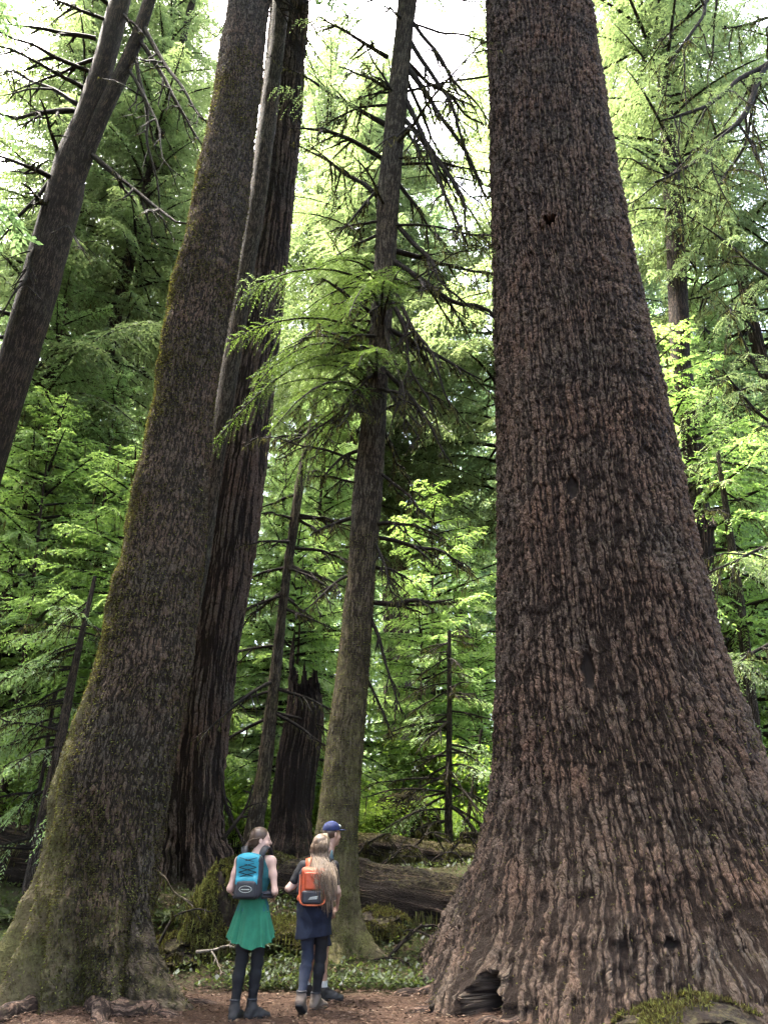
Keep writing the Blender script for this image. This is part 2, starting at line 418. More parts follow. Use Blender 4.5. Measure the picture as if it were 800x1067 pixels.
def moss_tufts(acc, P, N, rng, n, size=0.05, hang=0.6, mi=0):
    """short moss blades standing off surface points P with normals N, drooping"""
    i = rng.integers(0, len(P), n)
    p = P[i] + N[i] * 0.0
    d = nrm(N[i] * 0.9 + rng.normal(0, 0.55, (n, 3)) + np.array([0, 0, -hang]))
    L = size * rng.uniform(0.5, 1.4, n)[:, None]
    w = nrm(np.cross(d, rng.normal(0, 1, (n, 3)))) * L * 0.16
    quads4(acc, p - d * L * 0.15, d * L, w, rng.uniform(0, 1, n), mi)

def branch_paths(rng, p0, d, L, r0, droop=0.3, subs=8, wig=0.06, sub_len=0.45, sub_droop=0.8, curl=0.0, depth=1, n=12):
    """main limb and its twigs as (points, radii) lists"""
    out = []
    d = nrm(np.asarray(d, float)); s = np.linspace(0, 1, n)[:, None]
    k = rng.uniform(0, 50)
    wv = np.stack([vnoise(np.stack([s[:, 0] * 4 + k, np.full(n, k), np.zeros(n)], -1), q) for q in (1, 2, 3)], -1)
    pts = p0 + d * L * s + np.array([0, 0, -1.0]) * L * (droop * s ** 2 - curl * s ** 4) + wv * wig * L * s
    rad = r0 * (1 - 0.80 * s[:, 0] ** 1.3) * (1 + 0.22 * wv[:, 0]) + 0.002
    out.append((pts, rad))
    if depth > 0:
        side0 = nrm(np.cross(d, [0, 0, 1.0]) + 1e-6)
        for j in range(subs):
            t = rng.uniform(0.18, 0.97); i = t * (n - 1); i0 = int(i); f = i - i0
            b = pts[i0] * (1 - f) + pts[min(i0 + 1, n - 1)] * f
            dd = nrm(d * rng.uniform(0.3, 0.9) + side0 * rng.choice([-1, 1]) * rng.uniform(0.3, 0.9) + np.array([0, 0, -rng.uniform(0.0, sub_droop)]))
            ll = L * sub_len * rng.uniform(0.35, 1.0) * (1.1 - 0.6 * t)
            rr = max(0.008, np.interp(t, s[:, 0], rad) * rng.uniform(0.4, 0.75))
            out += branch_paths(rng, b, dd, ll, rr, droop * 1.2, 3 if depth > 1 else 0, wig * 1.4, 0.5, sub_droop, 0, depth - 1, 7)
    return out

def hang_strands(acc, paths, rng, dens=20, size=(0.05, 0.22), mi=1, wid=0.012):
    for pts, rad in paths:
        seg = np.linalg.norm(np.diff(pts, axis=0), axis=1).sum(); n = int(seg * dens)
        if n < 1: continue
        t = rng.uniform(0, len(pts) - 1.001, n); i = t.astype(int); f = (t - i)[:, None]
        p = pts[i] * (1 - f) + pts[i + 1] * f
        L = rng.uniform(*size, n)[:, None] * (0.4 + rng.random((n, 1)))
        d = nrm(rng.normal(0, 0.22, (n, 3)) + np.array([0, 0, -1.0])); a = rng.uniform(0, 2 * PI, n)
        w = np.stack([np.cos(a), np.sin(a), np.zeros(n)], -1) * wid * rng.uniform(0.5, 1.4, (n, 1))
        quads4(acc, p, d * L, w, rng.uniform(0, 1, n), mi, 0.3)

def limb(parent, rng, p0, d, L, r0, label=None, mossy=12, name='branch', mats=None, k=6, strand=(0.03, 0.12), **kw):
    ps = branch_paths(rng, np.asarray(p0, float), d, L, r0, **kw)
    a = Acc()
    for j, (pts, rad) in enumerate(ps):
        tube(a, pts, rad, k if j == 0 else 4, 0, uscale=0.02)
    if mossy: hang_strands(a, ps, rng, mossy, strand, 1, 0.008)
    o = a.build(name, mats or [BK_DEAD, LF_MOSS], parent)
    if label: o['label'] = label
    return o, ps

rng = np.random.default_rng(7)

# ---- the giant fir on the right
gx = at(655, 1040, 10.5)[0]
GIANT = thing('giant_fir_tree', (gx, 10.5, G(gx, 10.5)), 'enormous old fir with broad flaring base and thick scaly brown bark right of the hikers', 'tree')
g_rows = [(0, 507, 611), (100, 510, 626), (200, 513, 642), (300, 516, 661), (400, 519, 684), (500, 521, 704), (600, 521, 725), (700, 520, 748), (800, 517, 788),
          (850, 510, 812), (900, 494, 842), (950, 474, 875), (1000, 449, 905), (1040, 426, 935)]
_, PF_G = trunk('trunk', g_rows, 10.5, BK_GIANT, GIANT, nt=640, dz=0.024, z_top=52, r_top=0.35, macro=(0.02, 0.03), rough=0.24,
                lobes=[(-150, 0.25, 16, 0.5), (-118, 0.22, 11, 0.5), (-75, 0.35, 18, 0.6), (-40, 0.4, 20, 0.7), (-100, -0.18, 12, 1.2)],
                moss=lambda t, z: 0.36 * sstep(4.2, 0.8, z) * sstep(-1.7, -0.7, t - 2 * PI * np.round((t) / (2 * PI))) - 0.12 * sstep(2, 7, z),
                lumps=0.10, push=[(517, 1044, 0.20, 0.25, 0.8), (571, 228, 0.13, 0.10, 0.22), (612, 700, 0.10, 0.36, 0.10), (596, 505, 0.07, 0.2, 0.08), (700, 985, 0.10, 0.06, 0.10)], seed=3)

# ---- the mossy spruce on the left
lx = at(100, 1050, 9.4)[0]
SPRUCE = thing('mossy_spruce_tree', (lx, 9.4, G(lx, 9.4)), 'tall spruce with moss up its left side and spreading roots, nearest the left edge', 'tree')
l_rows = [(0, 239, 280), (100, 224, 271), (200, 203, 259), (300, 184, 244), (400, 164, 226), (500, 146, 217), (600, 127, 208), (700, 105, 199), (800, 79, 178), (870, 68, 165), (940, 60, 157), (1000, 52, 153), (1050, 48, 150)]
def l_moss(t, z):
    tt = (t + PI) % (2 * PI) - PI
    left = np.exp(-(((tt + PI * 0.98 + PI) % (2 * PI) - PI) / 0.85) ** 2)
    return 0.78 * left * sstep(14, 4, z) + 0.55 * sstep(2.4, 0.1, z) - 0.06 + 0.18 * left * sstep(20, 10, z)
_, PF_L = trunk('trunk', l_rows, 9.4, BK_SPRUCE, SPRUCE, nt=420, dz=0.024, z_top=40, r_top=0.2, macro=(0.03, 0.012), moss=l_moss, lumps=0.17, rough=0.12,
                lobes=[(180, 1.0, 11, 0.95), (-152, 0.60, 11, 0.65), (-167, -0.30, 7, 1.1), (-20, 0.65, 13, 0.42), (-58, 0.35, 10, 0.5), (-95, -0.14, 12, 0.9), (-118, 0.25, 9, 0.6), (-38, -0.12, 8, 0.6), (156, -0.2, 9, 0.9)], seed=5)

# ---- the furrowed fir behind it
bx = at(195, 910, 14.0)[0]
FURROW = thing('furrowed_fir_tree', (bx, 14, G(bx, 14)), 'thick dark fir with deeply furrowed bark just behind the mossy spruce', 'tree')
b_rows = [(0, 283, 322), (120, 270, 314), (240, 255, 304), (400, 224, 287), (500, 208, 275), (600, 190, 262), (700, 176, 245), (800, 166, 233), (870, 160, 231), (910, 154, 233), (940, 148, 238)]
_, PF_B = trunk('trunk', b_rows, 14.0, BK_FURROW, FURROW, nt=380, dz=0.035, z_top=48, r_top=0.3, macro=(0.03, 0.03), rough=0.25,
                lobes=[(-120, 0.2, 14, 0.8), (-60, 0.25, 16, 0.7), (-5, 0.3, 18, 0.5), (-90, -0.16, 14, 1.6)], seed=9)

# ---- slim pale trunk between the two
sx = at(222, 900, 12.2)[0]
SLIM = thing('slim_pole_tree', (sx, 12.2, G(sx, 12.2)), 'slim pale trunk squeezed between the mossy spruce and the furrowed fir', 'tree')
s_rows = [(0, 285, 302), (40, 281, 298), (200, 260, 279), (280, 248, 265), (420, 225, 244), (600, 195, 216), (800, 152, 174), (900, 140, 162)]
_, PF_S = trunk('trunk', s_rows, 12.2, BK_SLIM, SLIM, nt=64, dz=0.1, z_top=32, r_top=0.06, seed=11)

# ---- forked tree at the upper left
fx = at(-120, 900, 14.5)[0]
FORK = thing('forked_tree', (fx, 14.5, G(fx, 14.5)), 'leaning bare tree at upper left whose trunk splits into two stems against the bright sky', 'tree')
f_rows = [(0, 115, 136), (75, 95, 117), (120, 80, 104), (161, 61, 92), (200, 50, 86), (225, 43, 79), (300, 22, 60), (400, -7, 29), (480, -32, 5), (900, -165, -110)]
_, PF_F = trunk('trunk', f_rows, 14.5, BK_FORK, FORK, nt=110, dz=0.08, z_top=34, r_top=0.08, macro=(0.03, 0.01), moss=lambda t, z: 0.12 + 0 * z, seed=13)
a = Acc()
pp = [at(x, y, 14.45) for (y, x) in ((235, 64), (165, 88), (120, 106), (75, 128), (40, 143), (0, 156), (-120, 196), (-300, 246))]
wr = [0.17, 0.20, 0.20, 0.19, 0.17, 0.16, 0.13, 0.06]
tt = np.linspace(0, 7, 60)
tube(a, np.stack([np.interp(tt, range(8), [p[i] for p in pp]) for i in range(3)], -1), np.interp(tt, range(8), wr), 24, 0, uscale=0.045)
a.build('stem', BK_FORK, FORK)
# dead limbs: (pixel x, pixel y on the stem, end pixel x, y, depth offset of the tip, radius, droop)
def limb_px(parent, D, x0, y0, x1, y1, dD, r, rng, droop=0.1, subs=7, **kw):
    p0 = at(x0, y0, D); p1 = at(x1, y1, D + dD); v = p1 - p0; L = float(np.linalg.norm(v))
    v = v + np.array([0, 0, droop * L])
    return limb(parent, rng, p0, v, float(np.linalg.norm(v)), r, droop=droop, subs=subs, **kw)
for (x0, y0, x1, y1, dD, r) in [(100, 40, -8, 24, -1.0, .055), (95, 75, -5, 30, -1.4, .05), (88, 92, -20, 40, -1.5, .05), (83, 110, -10, 75, .8, .05), (78, 115, -10, 118, -2, .06),
                                (62, 165, 40, 100, -1.6, .045), (60, 188, -10, 155, -2.0, .055), (52, 222, 24, 190, -1.0, .05), (46, 240, 2, 330, -1.2, .04), (60, 180, -2, 250, -.8, .045),
                                (97, 162, 196, 232, -2.0, .06), (150, 28, 215, 130, -1.5, .055), (148, 45, 212, 160, -1.0, .05), (142, 60, 166, 215, -.6, .045), (128, 15, 150, 40, -.5, .05),
                                (136, 75, 190, 200, -1.4, .04), (118, 8, 60, -40, -1, .05), (20, 330, -10, 322, -.4, .05), (8, 352, -14, 350, -.5, .05), (66, 232, 90, 268, -1.2, .03),
                                (120, 25, 20, -8, -1.2, .045), (105, 60, 12, 98, -.5, .04)]:
    limb_px(FORK, 14.45, x0, y0, x1, y1, dD, r * 1.25, rng, droop=rng.uniform(-0.12, 0.22), subs=9, mossy=10, sub_len=0.4, wig=0.05, depth=2 if r > 0.045 else 1)

# ---- slender mossy hemlock in the middle
mx = at(350, 1000, 11.5)[0]
HEM = thing('slender_hemlock_tree', (mx, 11.5, G(mx, 11.5)), 'slender mossy hemlock rising behind the long haired hiker with many dead drooping branches', 'tree')
m_rows = [(0, 415, 434), (100, 404, 425), (200, 394, 416), (300, 388, 411), (400, 380, 404), (500, 369, 399), (600, 362, 391), (700, 350, 384), (800, 338, 376), (900, 328, 371), (950, 324, 369), (1000, 317, 374), (1020, 312, 380)]
_, PF_M = trunk('trunk', m_rows, 11.5, BK_HEM, HEM, nt=160, dz=0.03, z_top=30, r_top=0.06, macro=(0.03, 0.006), seed=17, rough=0.08, lumps=0.05,
                moss=lambda t, z: 0.42 * sstep(6, 1.0, z) + 0.12 + 0 * t, lobes=[(-15, 0.3, 20, 0.25), (195, 0.25, 18, 0.25), (-80, 0.15, 20, 0.25)])
for (x0, y0, x1, y1, dD, r, dr) in [(428, 20, 507, 130, -.8, .05, .0), (424, 66, 506, 132, 1.0, .055, -.1), (424, 70, 506, 205, -.6, .06, .1), (421, 100, 484, 262, -1.2, .055, .12), (414, 190, 470, 275, .4, .035, .1),
                                    (404, 270, 530, 350, -.9, .06, .05), (402, 285, 440, 440, -.8, .045, .1), (408, 290, 515, 335, .8, .04, .0), (392, 330, 336, 290, -1.0, .05, -.05),
                                    (402, 130, 300, 65, .8, .045, -.1), (404, 60, 330, 18, -.8, .05, .1), (398, 165, 305, 130, -1.2, .05, .25), (394, 205, 312, 150, .6, .045, .15), (408, 95, 355, 70, -1, .04, .2),
                                    (398, 190, 350, 260, -.6, .03, .2), (398, 300, 455, 395, -.6, .035, .2), (396, 395, 440, 470, -1, .03, .15), (392, 430, 430, 520, .4, .03, .1),
                                    (390, 628, 470, 622, -.8, .04, -.15), (388, 560, 420, 640, -.8, .025, .15), (385, 640, 415, 740, -.4, .025, .1), (392, 490, 445, 545, -.7, .03, .2), (372, 470, 335, 500, -.6, .03, .3),
                                    (366, 540, 322, 560, -.5, .03, .2), (362, 600, 318, 640, -.8, .025, .25), (426, 40, 500, 180, -.8, .05, .05), (418, 120, 498, 240, -1.0, .05, .1), (410, 230, 480, 330, -.9, .045, .12), (404, 290, 470, 420, -1.1, .045, .1), (400, 340, 500, 400, -.6, .045, .05), (396, 380, 472, 480, -.9, .04, .15), (422, 80, 470, 190, .5, .045, .15), (400, 320, 420, 450, -1.2, .035, .1), (406, 260, 520, 290, .6, .045, 0), (420, 120, 375, 40, -.4, .035, .2), (378, 700, 410, 770, .2, .02, .1), (384, 590, 430, 605, .4, .025, .2)]:
    limb_px(HEM, 11.5, x0, y0, x1, y1, dD, r * 1.05, rng, droop=dr, subs=9, mossy=26, strand=(0.03, 0.16), sub_len=0.45, wig=0.06, depth=2)

for j in range(34):
    zz = rng.uniform(z_at(560, 11.5), z_at(-40, 11.5)); an = rng.choice([rng.uniform(-75, 60), rng.uniform(125, 250)])
    limb(HEM, rng, on_trunk(PF_M, zz, an), (math.cos(R_(an)), math.sin(R_(an)), rng.uniform(-0.9, 0.2)), rng.uniform(0.8, 2.6), rng.uniform(0.018, 0.036), droop=rng.uniform(0.0, 0.4), subs=10, mossy=30, strand=(0.03, 0.15), sub_len=0.42, wig=0.08, depth=2)
# ---- young dead hemlock by the snag
yx = at(262, 890, 14.6)[0]
YOUNG = thing('young_hemlock', (yx, 14.6, G(yx, 14.6)), 'thin young hemlock with bare drooping twigs leaning over the broken snag', 'tree')
y_rows = [(390, 331, 335), (440, 322, 328), (500, 308, 318), (600, 294, 303), (700, 281, 293), (800, 268, 284), (870, 254, 274), (920, 244, 270)]
_, PF_Y = trunk('trunk', y_rows, 14.6, BK_HEM, YOUNG, nt=40, dz=0.06, z_top=z_at(380, 14.6), macro=(0.04, 0.004), moss=lambda t, z: 0.2 + 0 * t, seed=19)
for j in range(34):
    zz = rng.uniform(z_at(800, 14.6), z_at(400, 14.6)); an = rng.choice([rng.uniform(-60, 60), rng.uniform(120, 240)]); f = (zz - 2) / 8
    L = rng.uniform(0.9, 2.2) * (1.15 - 0.6 * f)
    limb(YOUNG, rng, on_trunk(PF_Y, zz, an), (math.cos(R_(an)), math.sin(R_(an)), rng.uniform(-0.5, 0.15)), L, 0.032, droop=rng.uniform(0.05, 0.3), subs=9, mossy=30, strand=(0.03, 0.14), sub_len=0.4, wig=0.05, depth=1)

# ---- broken snag
qx = at(302, 880, 15.2)[0]
SNAG = thing('broken_snag', (qx, 15.2, G(qx, 15.2)), 'short dark rotten snag with splintered jagged top behind the hikers', 'dead tree')
q_rows = [(680, 302, 330), (740, 298, 338), (800, 284, 332), (850, 279, 329), (890, 270, 334), (920, 262, 340)]
def q_broken(t):
    f = np.cos(t - PI) * 0.5 + 0.5    # tallest on the left
    n = fbm(np.stack([np.cos(t) * 4, np.sin(t) * 4, t * 0], -1), 4, 31)
    return z_at(742, 15.2) + 0.9 * sstep(0.80, 0.98, f) * (1 + 0.4 * n) + 0.35 * f + 0.8 * np.abs(n) + 0.5 * np.abs(vnoise(np.stack([np.cos(t) * 11, np.sin(t) * 11, t * 0], -1), 5))
trunk('trunk', q_rows, 15.2, BK_ROT, SNAG, nt=220, dz=0.03, z_top=z_at(655, 15.2), macro=(0.06, 0.05), rough=0.2, broken=q_broken, moss=lambda t, z: 0.1 * sstep(2, 0, z) + 0 * t, seed=23,
      lobes=[(-60, 0.2, 20, 0.6), (-130, 0.2, 20, 0.5)])

# ---- snag and trunk behind the giant's right edge
ux = at(735, 870, 14.5)[0]
USNAG = thing('grey_snag', (ux, 14.5, G(ux, 14.5)), 'dark broken trunk with snapped top behind the right edge of the giant fir', 'dead tree')
def u_broken(t): return z_at(562, 14.5) + 0.35 * np.abs(vnoise(np.stack([np.cos(t) * 6, np.sin(t) * 6, t * 0], -1), 6)) + 0.12 * np.cos(t)
trunk('trunk', [(545, 700, 742), (650, 698, 745), (800, 690, 748), (900, 684, 752)], 14.5, BK_ROT, USNAG, nt=120, dz=0.06, z_top=z_at(535, 14.5), macro=(0.03, 0.02), broken=u_broken, seed=29)
# ------------------------------------------------------------------ foliage
LF_A = leaf_mat('hemlock needles', [(0, (0.073, 0.107, 0.044)), (0.45, (0.116, 0.165, 0.068)), (0.8, (0.13, 0.175, 0.076)), (1, (0.165, 0.21, 0.095))], tcol=(0.92, 1.0, 0.72), tgain=2.4, gloss=0.03)
LF_B = leaf_mat('fir needles', [(0, (0.067, 0.098, 0.049)), (0.5, (0.110, 0.156, 0.073)), (1, (0.14, 0.18, 0.085))], tcol=(0.90, 1.0, 0.78), tgain=2.4, gloss=0.03)
LF_C = leaf_mat('mossy needles', [(0, (0.079, 0.098, 0.046)), (0.5, (0.105, 0.126, 0.058)), (1, (0.15, 0.175, 0.083))], tcol=(0.88, 1.0, 0.76), tgain=1.85, gloss=0.02)
LF_U = leaf_mat('young hemlock needles', [(0, (0.104, 0.152, 0.051)), (0.45, (0.13, 0.19, 0.062)), (0.8, (0.17, 0.235, 0.085)), (1, (0.21, 0.27, 0.11))], trans=0.6, tcol=(0.95, 1.0, 0.65), tgain=2.4, gloss=0.02)
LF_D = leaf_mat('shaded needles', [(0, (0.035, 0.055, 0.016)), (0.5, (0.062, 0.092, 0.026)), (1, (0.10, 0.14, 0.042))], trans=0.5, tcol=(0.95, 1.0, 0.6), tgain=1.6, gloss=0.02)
LF_S = leaf_mat('shrub leaves', [(0, (0.06, 0.10, 0.02)), (0.5, (0.10, 0.16, 0.032)), (1, (0.15, 0.21, 0.05))], trans=0.6, tgain=1.9, gloss=0.02)
LF_F = leaf_mat('fern fronds', [(0, (0.018, 0.022, 0.009)), (0.5, (0.035, 0.048, 0.016)), (1, (0.058, 0.078, 0.027))], trans=0.45, gloss=0.015)

def foliage(acc, rng, B, h, L, a, b, lean=0.0, bl=6.0, lsp=0.05, leaf=(0.085, 0.022), sd=0.35, s0=0.12, blk=0.42, bmax=0.95, vbase=None, mi=0, tipgain=0.25):
    """flat needle sprays along branches: base B, horizontal heading h, length L, rise a, droop b"""
    N = len(L)
    Z = np.array([0, 0, 1.0])
    W = np.stack([-h[:, 1], h[:, 0], np.zeros(N)], -1)
    roll = rng.normal(0, 0.22, N)[:, None]
    nb = np.maximum(2, np.ceil(L * bl).astype(int)) * 2
    i = np.repeat(np.arange(N), nb); j = np.arange(nb.sum()) - np.repeat(np.cumsum(nb) - nb, nb)
    s = s0 + (1 - s0) * (j + rng.random(len(i))) / nb[i]
    side = np.where(j % 2 == 0, 1.0, -1.0)
    l = np.clip(blk * L[i] * (1.02 - s * 0.85) * rng.uniform(0.45, 1.15, len(i)) + 0.10, 0.12, bmax)
    T = nrm(h[i] + Z * (a[i] - 2 * b[i] * s)[:, None])
    Wi = W[i] + Z * roll[i]
    al = R_(1) * rng.uniform(38, 68, len(i))
    bd = nrm(T * np.cos(al)[:, None] + Wi * (side * np.sin(al))[:, None] + Z * rng.normal(-0.05, 0.16, len(i))[:, None])
    P0 = B[i] + (h[i] * s[:, None] + Z * (a[i] * s - b[i] * s * s)[:, None]) * L[i][:, None]
    vb = (rng.uniform(0.25, 0.6, N) if vbase is None else vbase)
    vbl = vb[i] + rng.normal(0, 0.08, len(i))
    # leaflets
    k = np.maximum(2, np.ceil(l / lsp).astype(int)) * 2
    i2 = np.repeat(np.arange(len(i)), k); j2 = np.arange(k.sum()) - np.repeat(np.cumsum(k) - k, k)
    t = (j2 + 0.5 * rng.random(len(i2))) / k[i2]
    sdv = (sd * rng.uniform(0.5, 1.5, len(i)))[i2]
    li = l[i2]
    pos = P0[i2] + bd[i2] * (li * t)[:, None] - Z * (sdv * li * t * t)[:, None]
    bt = nrm(bd[i2] - Z * (2 * sdv * t)[:, None])
    side2 = np.where(j2 % 2 == 0, 1.0, -1.0)
    w2 = nrm(np.cross(np.broadcast_to(Z, bt.shape) + 0.25 * rng.normal(0, 1, bt.shape), bt))
    be = R_(1) * rng.uniform(30, 60, len(i2))
    ld = nrm(bt * np.cos(be)[:, None] + w2 * (side2 * np.sin(be))[:, None] - Z * rng.uniform(-0.05, 0.4, len(i2))[:, None])
    ll = leaf[0] * (1.15 - 0.55 * t) * rng.uniform(0.65, 1.25, len(i2))
    nn = nrm(Z + rng.normal(0, 0.35, bt.shape))
    wv = nrm(np.cross(ld, nn)) * (leaf[1] * 0.5 * rng.uniform(0.7, 1.3, len(i2)))[:, None]
    var = np.clip(vbl[i2] + tipgain * (t - 0.5) + tipgain * 0.8 * (s[i2] - 0.6) + rng.normal(0, 0.07, len(i2)), 0, 1)
    quads4(acc, pos, ld * ll[:, None], wv, var, mi)
    return i, P0, bd, l

def branch_tubes(acc, B, h, L, a, b, r, mi, k=4, n=7):
    s = np.linspace(0, 1, n)
    for q in range(len(L)):
        pts = B[q] + (h[q] * s[:, None] + np.array([0, 0, 1.0]) * (a[q] * s - b[q] * s * s)[:, None]) * L[q]
        tube(acc, pts, r[q] * (1 - 0.85 * s) + 0.003, k, mi, cap=False, uscale=0.03)

def conifer_mesh(name, seed, H, cb, n, Lmax, mats, droop=(0.15, 0.4), rise=(0.0, 0.25), pw=0.75, trunk_r=0.2, hang=0, low_dead=0, lowcut=0.25, jit=0.25, **kw):
    rng = np.random.default_rng(seed); acc = Acc()
    u = np.sort(np.clip((np.arange(n) + rng.uniform(-.5, .5, n)) / n, 0, 1)) ** 1.05
    z = cb + (H - cb) * u
    L = Lmax * ((1 - u) ** pw) * rng.uniform(1 - jit * 1.6, 1 + jit, n) * (lowcut + (1 - lowcut) * sstep(0, 0.16, u)) + 0.25
    az = np.arange(n) * 2.399963 + rng.uniform(-0.6, 0.6, n)
    h = np.stack([np.cos(az), np.sin(az), 0 * az], -1)
    B = np.stack([0 * z, 0 * z, z], -1) + h * (trunk_r * (1 - z / H))[:, None]
    a = rng.uniform(*rise, n) + 0.35 * u ** 2; b = rng.uniform(*droop, n) * (1 - 0.45 * u)
    foliage(acc, rng, B, h, L, a, b, **kw)
    branch_tubes(acc, B, h, L, a, b, 0.012 + 0.011 * L, 1)
    if hang:
        q = rng.integers(0, n, hang * n // 10); s = rng.uniform(0.15, 0.9, len(q))
        p = B[q] + (h[q] * s[:, None] + np.array([0, 0, 1.0]) * (a[q] * s - b[q] * s * s)[:, None]) * L[q][:, None]
        p = p + rng.normal(0, 0.12, p.shape)
        Ls = rng.uniform(0.12, 0.6, len(q))[:, None]; an = rng.uniform(0, 2 * PI, len(q))
        d = nrm(rng.normal(0, 0.12, p.shape) + np.array([0, 0, -1.0]))
        quads4(acc, p, d * Ls, np.stack([np.cos(an), np.sin(an), 0 * an], -1) * 0.014 * rng.uniform(.5, 1.5, (len(q), 1)), rng.uniform(0.2, 0.8, len(q)), 2, 0.3)
    if low_dead:
        for j in range(low_dead):
            zz = rng.uniform(0.25, 1.0) * cb; an = rng.uniform(0, 2 * PI)
            for pts, rad in branch_paths(rng, np.array([0, 0, zz]), (math.cos(an), math.sin(an), rng.uniform(-.4, .2)), rng.uniform(0.8, 2.0), 0.03, 0.2, 5, 0.06, 0.4, 0.8, 0, 1, 8):
                tube(acc, pts, rad, 4, 1, cap=False, uscale=0.03)
    return acc.mesh(name, mats, True)

def trunk_mesh(name, seed, H, r, mat, k=14, bend=0.15):
    rng = np.random.default_rng(seed); n = 40
    z = np.linspace(-0.5, H, n); s = np.clip(z / H, 0, 1)
    x = bend * vnoise(np.stack([z * 0.12 + seed, 0 * z, 0 * z], -1), 3) * np.minimum(z / 4, 1).clip(0); y = bend * vnoise(np.stack([z * 0.12 + seed, 5 + 0 * z, 0 * z], -1), 4) * np.minimum(z / 4, 1).clip(0)
    rad = r * (1 - s * 0.96) * (1 + 0.5 * np.exp(-np.maximum(z, 0) / (1.2 * r + 0.2)))
    acc = Acc(); tube(acc, np.stack([x, y, z], -1), rad, k, 0, uscale=2 * PI * r / k)
    return acc.mesh(name, [mat], True)

BRK = BK_FAR
PROTO = {}
def proto(key, H, cb, r, seeds, mat, **kw):
    L = []
    for q, sd in enumerate(seeds):
        L.append((trunk_mesh(key + ' trunk %d' % q, sd, H * 0.985, r, BK_FAR), conifer_mesh(key + ' crown %d' % q, sd, H, cb, mats=[mat, BK_DEAD, LF_MOSS], trunk_r=r, **kw), H))
    PROTO[key] = L
proto('understory', 8.5, 0.6, 0.07, (1, 2), LF_U, n=84, Lmax=2.7, bl=8.0, lsp=0.042, leaf=(0.085, 0.03), droop=(0.10, 0.40), rise=(0.0, 0.25), sd=0.45, hang=20, pw=0.65)
proto('hemlock', 18.0, 1.5, 0.19, (3, 4), LF_A, n=140, Lmax=3.7, bl=6.5, lsp=0.06, leaf=(0.13, 0.045), droop=(0.15, 0.5), rise=(0.0, 0.25), sd=0.5, hang=30, low_dead=8, pw=0.6)
proto('drooping', 30.0, 3.0, 0.3, (5, 6), LF_C, n=170, Lmax=4.2, bl=5.5, lsp=0.08, leaf=(0.18, 0.055), droop=(0.4, 0.8), rise=(0.05, 0.3), sd=0.8, hang=120, low_dead=14, pw=0.5)
proto('tall', 46.0, 7.0, 0.5, (7, 8), LF_B, n=190, Lmax=5.0, bl=4.2, lsp=0.11, leaf=(0.26, 0.085), droop=(0.2, 0.6), rise=(0.05, 0.3), sd=0.5, hang=20, low_dead=24, bmax=1.3, pw=0.5)

proto('canopy', 34.0, 9.0, 0.33, (9, 10), LF_C, n=180, Lmax=4.6, bl=6.0, lsp=0.075, leaf=(0.16, 0.045), droop=(0.35, 0.8), rise=(0.05, 0.35), sd=0.8, hang=160, low_dead=16, pw=0.45, jit=0.35)
proto('high', 42.0, 15.0, 0.36, (11, 12), LF_C, n=150, Lmax=4.6, bl=5.5, lsp=0.085, leaf=(0.17, 0.05), droop=(0.3, 0.8), rise=(0.05, 0.35), sd=0.8, hang=120, low_dead=26, pw=0.4, jit=0.35)
TREES = []
def plant(key, x, y, sc, rng, name, label, cat='tree', group=None, q=None, tilt=0.03, base=None):
    tm, cm, H = PROTO[key][rng.integers(0, len(PROTO[key])) if q is None else q]
    z = G(x, y) - 0.05 if base is None else base
    t = thing(name, (x, y, z), label, cat, group)
    t.rotation_euler = (rng.normal(0, tilt), rng.normal(0, tilt), rng.uniform(0, 2 * PI)); t.scale = (sc * rng.uniform(.92, 1.08), sc * rng.uniform(.92, 1.08), sc)
    for nm, me in (('trunk', tm), ('crown', cm)):
        o = bpy.data.objects.new(nm, me); COL.objects.link(o); o.parent = t
    TREES.append((x, y)); return t

def xg(px, D): return (px - CX) / F_PX * D * ct / 1.0

rf = np.random.default_rng(21)
# named trees (pixel x of the foot, depth)
plant('hemlock', xg(15, 21), 21, 0.75, rf, 'hemlock_tree', 'bushy hemlock with layered pale sprays in the gap left of the mossy spruce')
plant('canopy', xg(-60, 19), 19, 1.0, rf, 'hemlock_tree', 'tall moss hung hemlock behind the forked tree at far left')
plant('understory', xg(505, 25), 25, 0.8, rf, 'hemlock_tree', 'small bright hemlock beside the left edge of the giant fir', tilt=0.02)
plant('hemlock', xg(800, 18.5), 18.5, 0.8, rf, 'hemlock_tree', 'pale feathery hemlock filling the gap right of the giant fir')
plant('canopy', xg(900, 20), 20, 1.0, rf, 'hemlock_tree', 'tall drooping hemlock at the far right with hanging sprays')
plant('canopy', xg(540, 31), 31, 1.3, rf, 'hemlock_tree', 'tall moss draped hemlock rising behind the left edge of the giant fir')
plant('hemlock', xg(320, 25), 25, 0.9, rf, 'hemlock_tree', 'leafy hemlock behind the broken snag')
plant('canopy', xg(745, 27), 27, 1.15, rf, 'hemlock_tree', 'tall hemlock with a pale mossy trunk seen above the right shoulder of the giant fir', q=0)
plant('canopy', xg(350, 31), 31, 1.2, rf, 'hemlock_tree', 'tall hemlock between the furrowed fir and the slender middle tree')
# crowns of the three giants, far above the picture
for par, D_, pf, zc_, sc_, q_ in ((GIANT, 10.5, PF_G, 15.0, 1.0, 0), (SPRUCE, 9.4, PF_L, 14.5, 0.72, 1), (FURROW, 14.0, PF_B, 20.0, 0.9, 0)):
    o = bpy.data.objects.new('crown', PROTO['tall'][q_][1]); COL.objects.link(o)
    zz = zc_ + 7 * sc_ + 6; o.location = (float(np.interp(zz, pf['z'], pf['cx'])), D_, zc_); o.scale = (sc_, sc_, sc_ * 0.85)
    o.parent = par; o.matrix_parent_inverse = parent_inv(par)

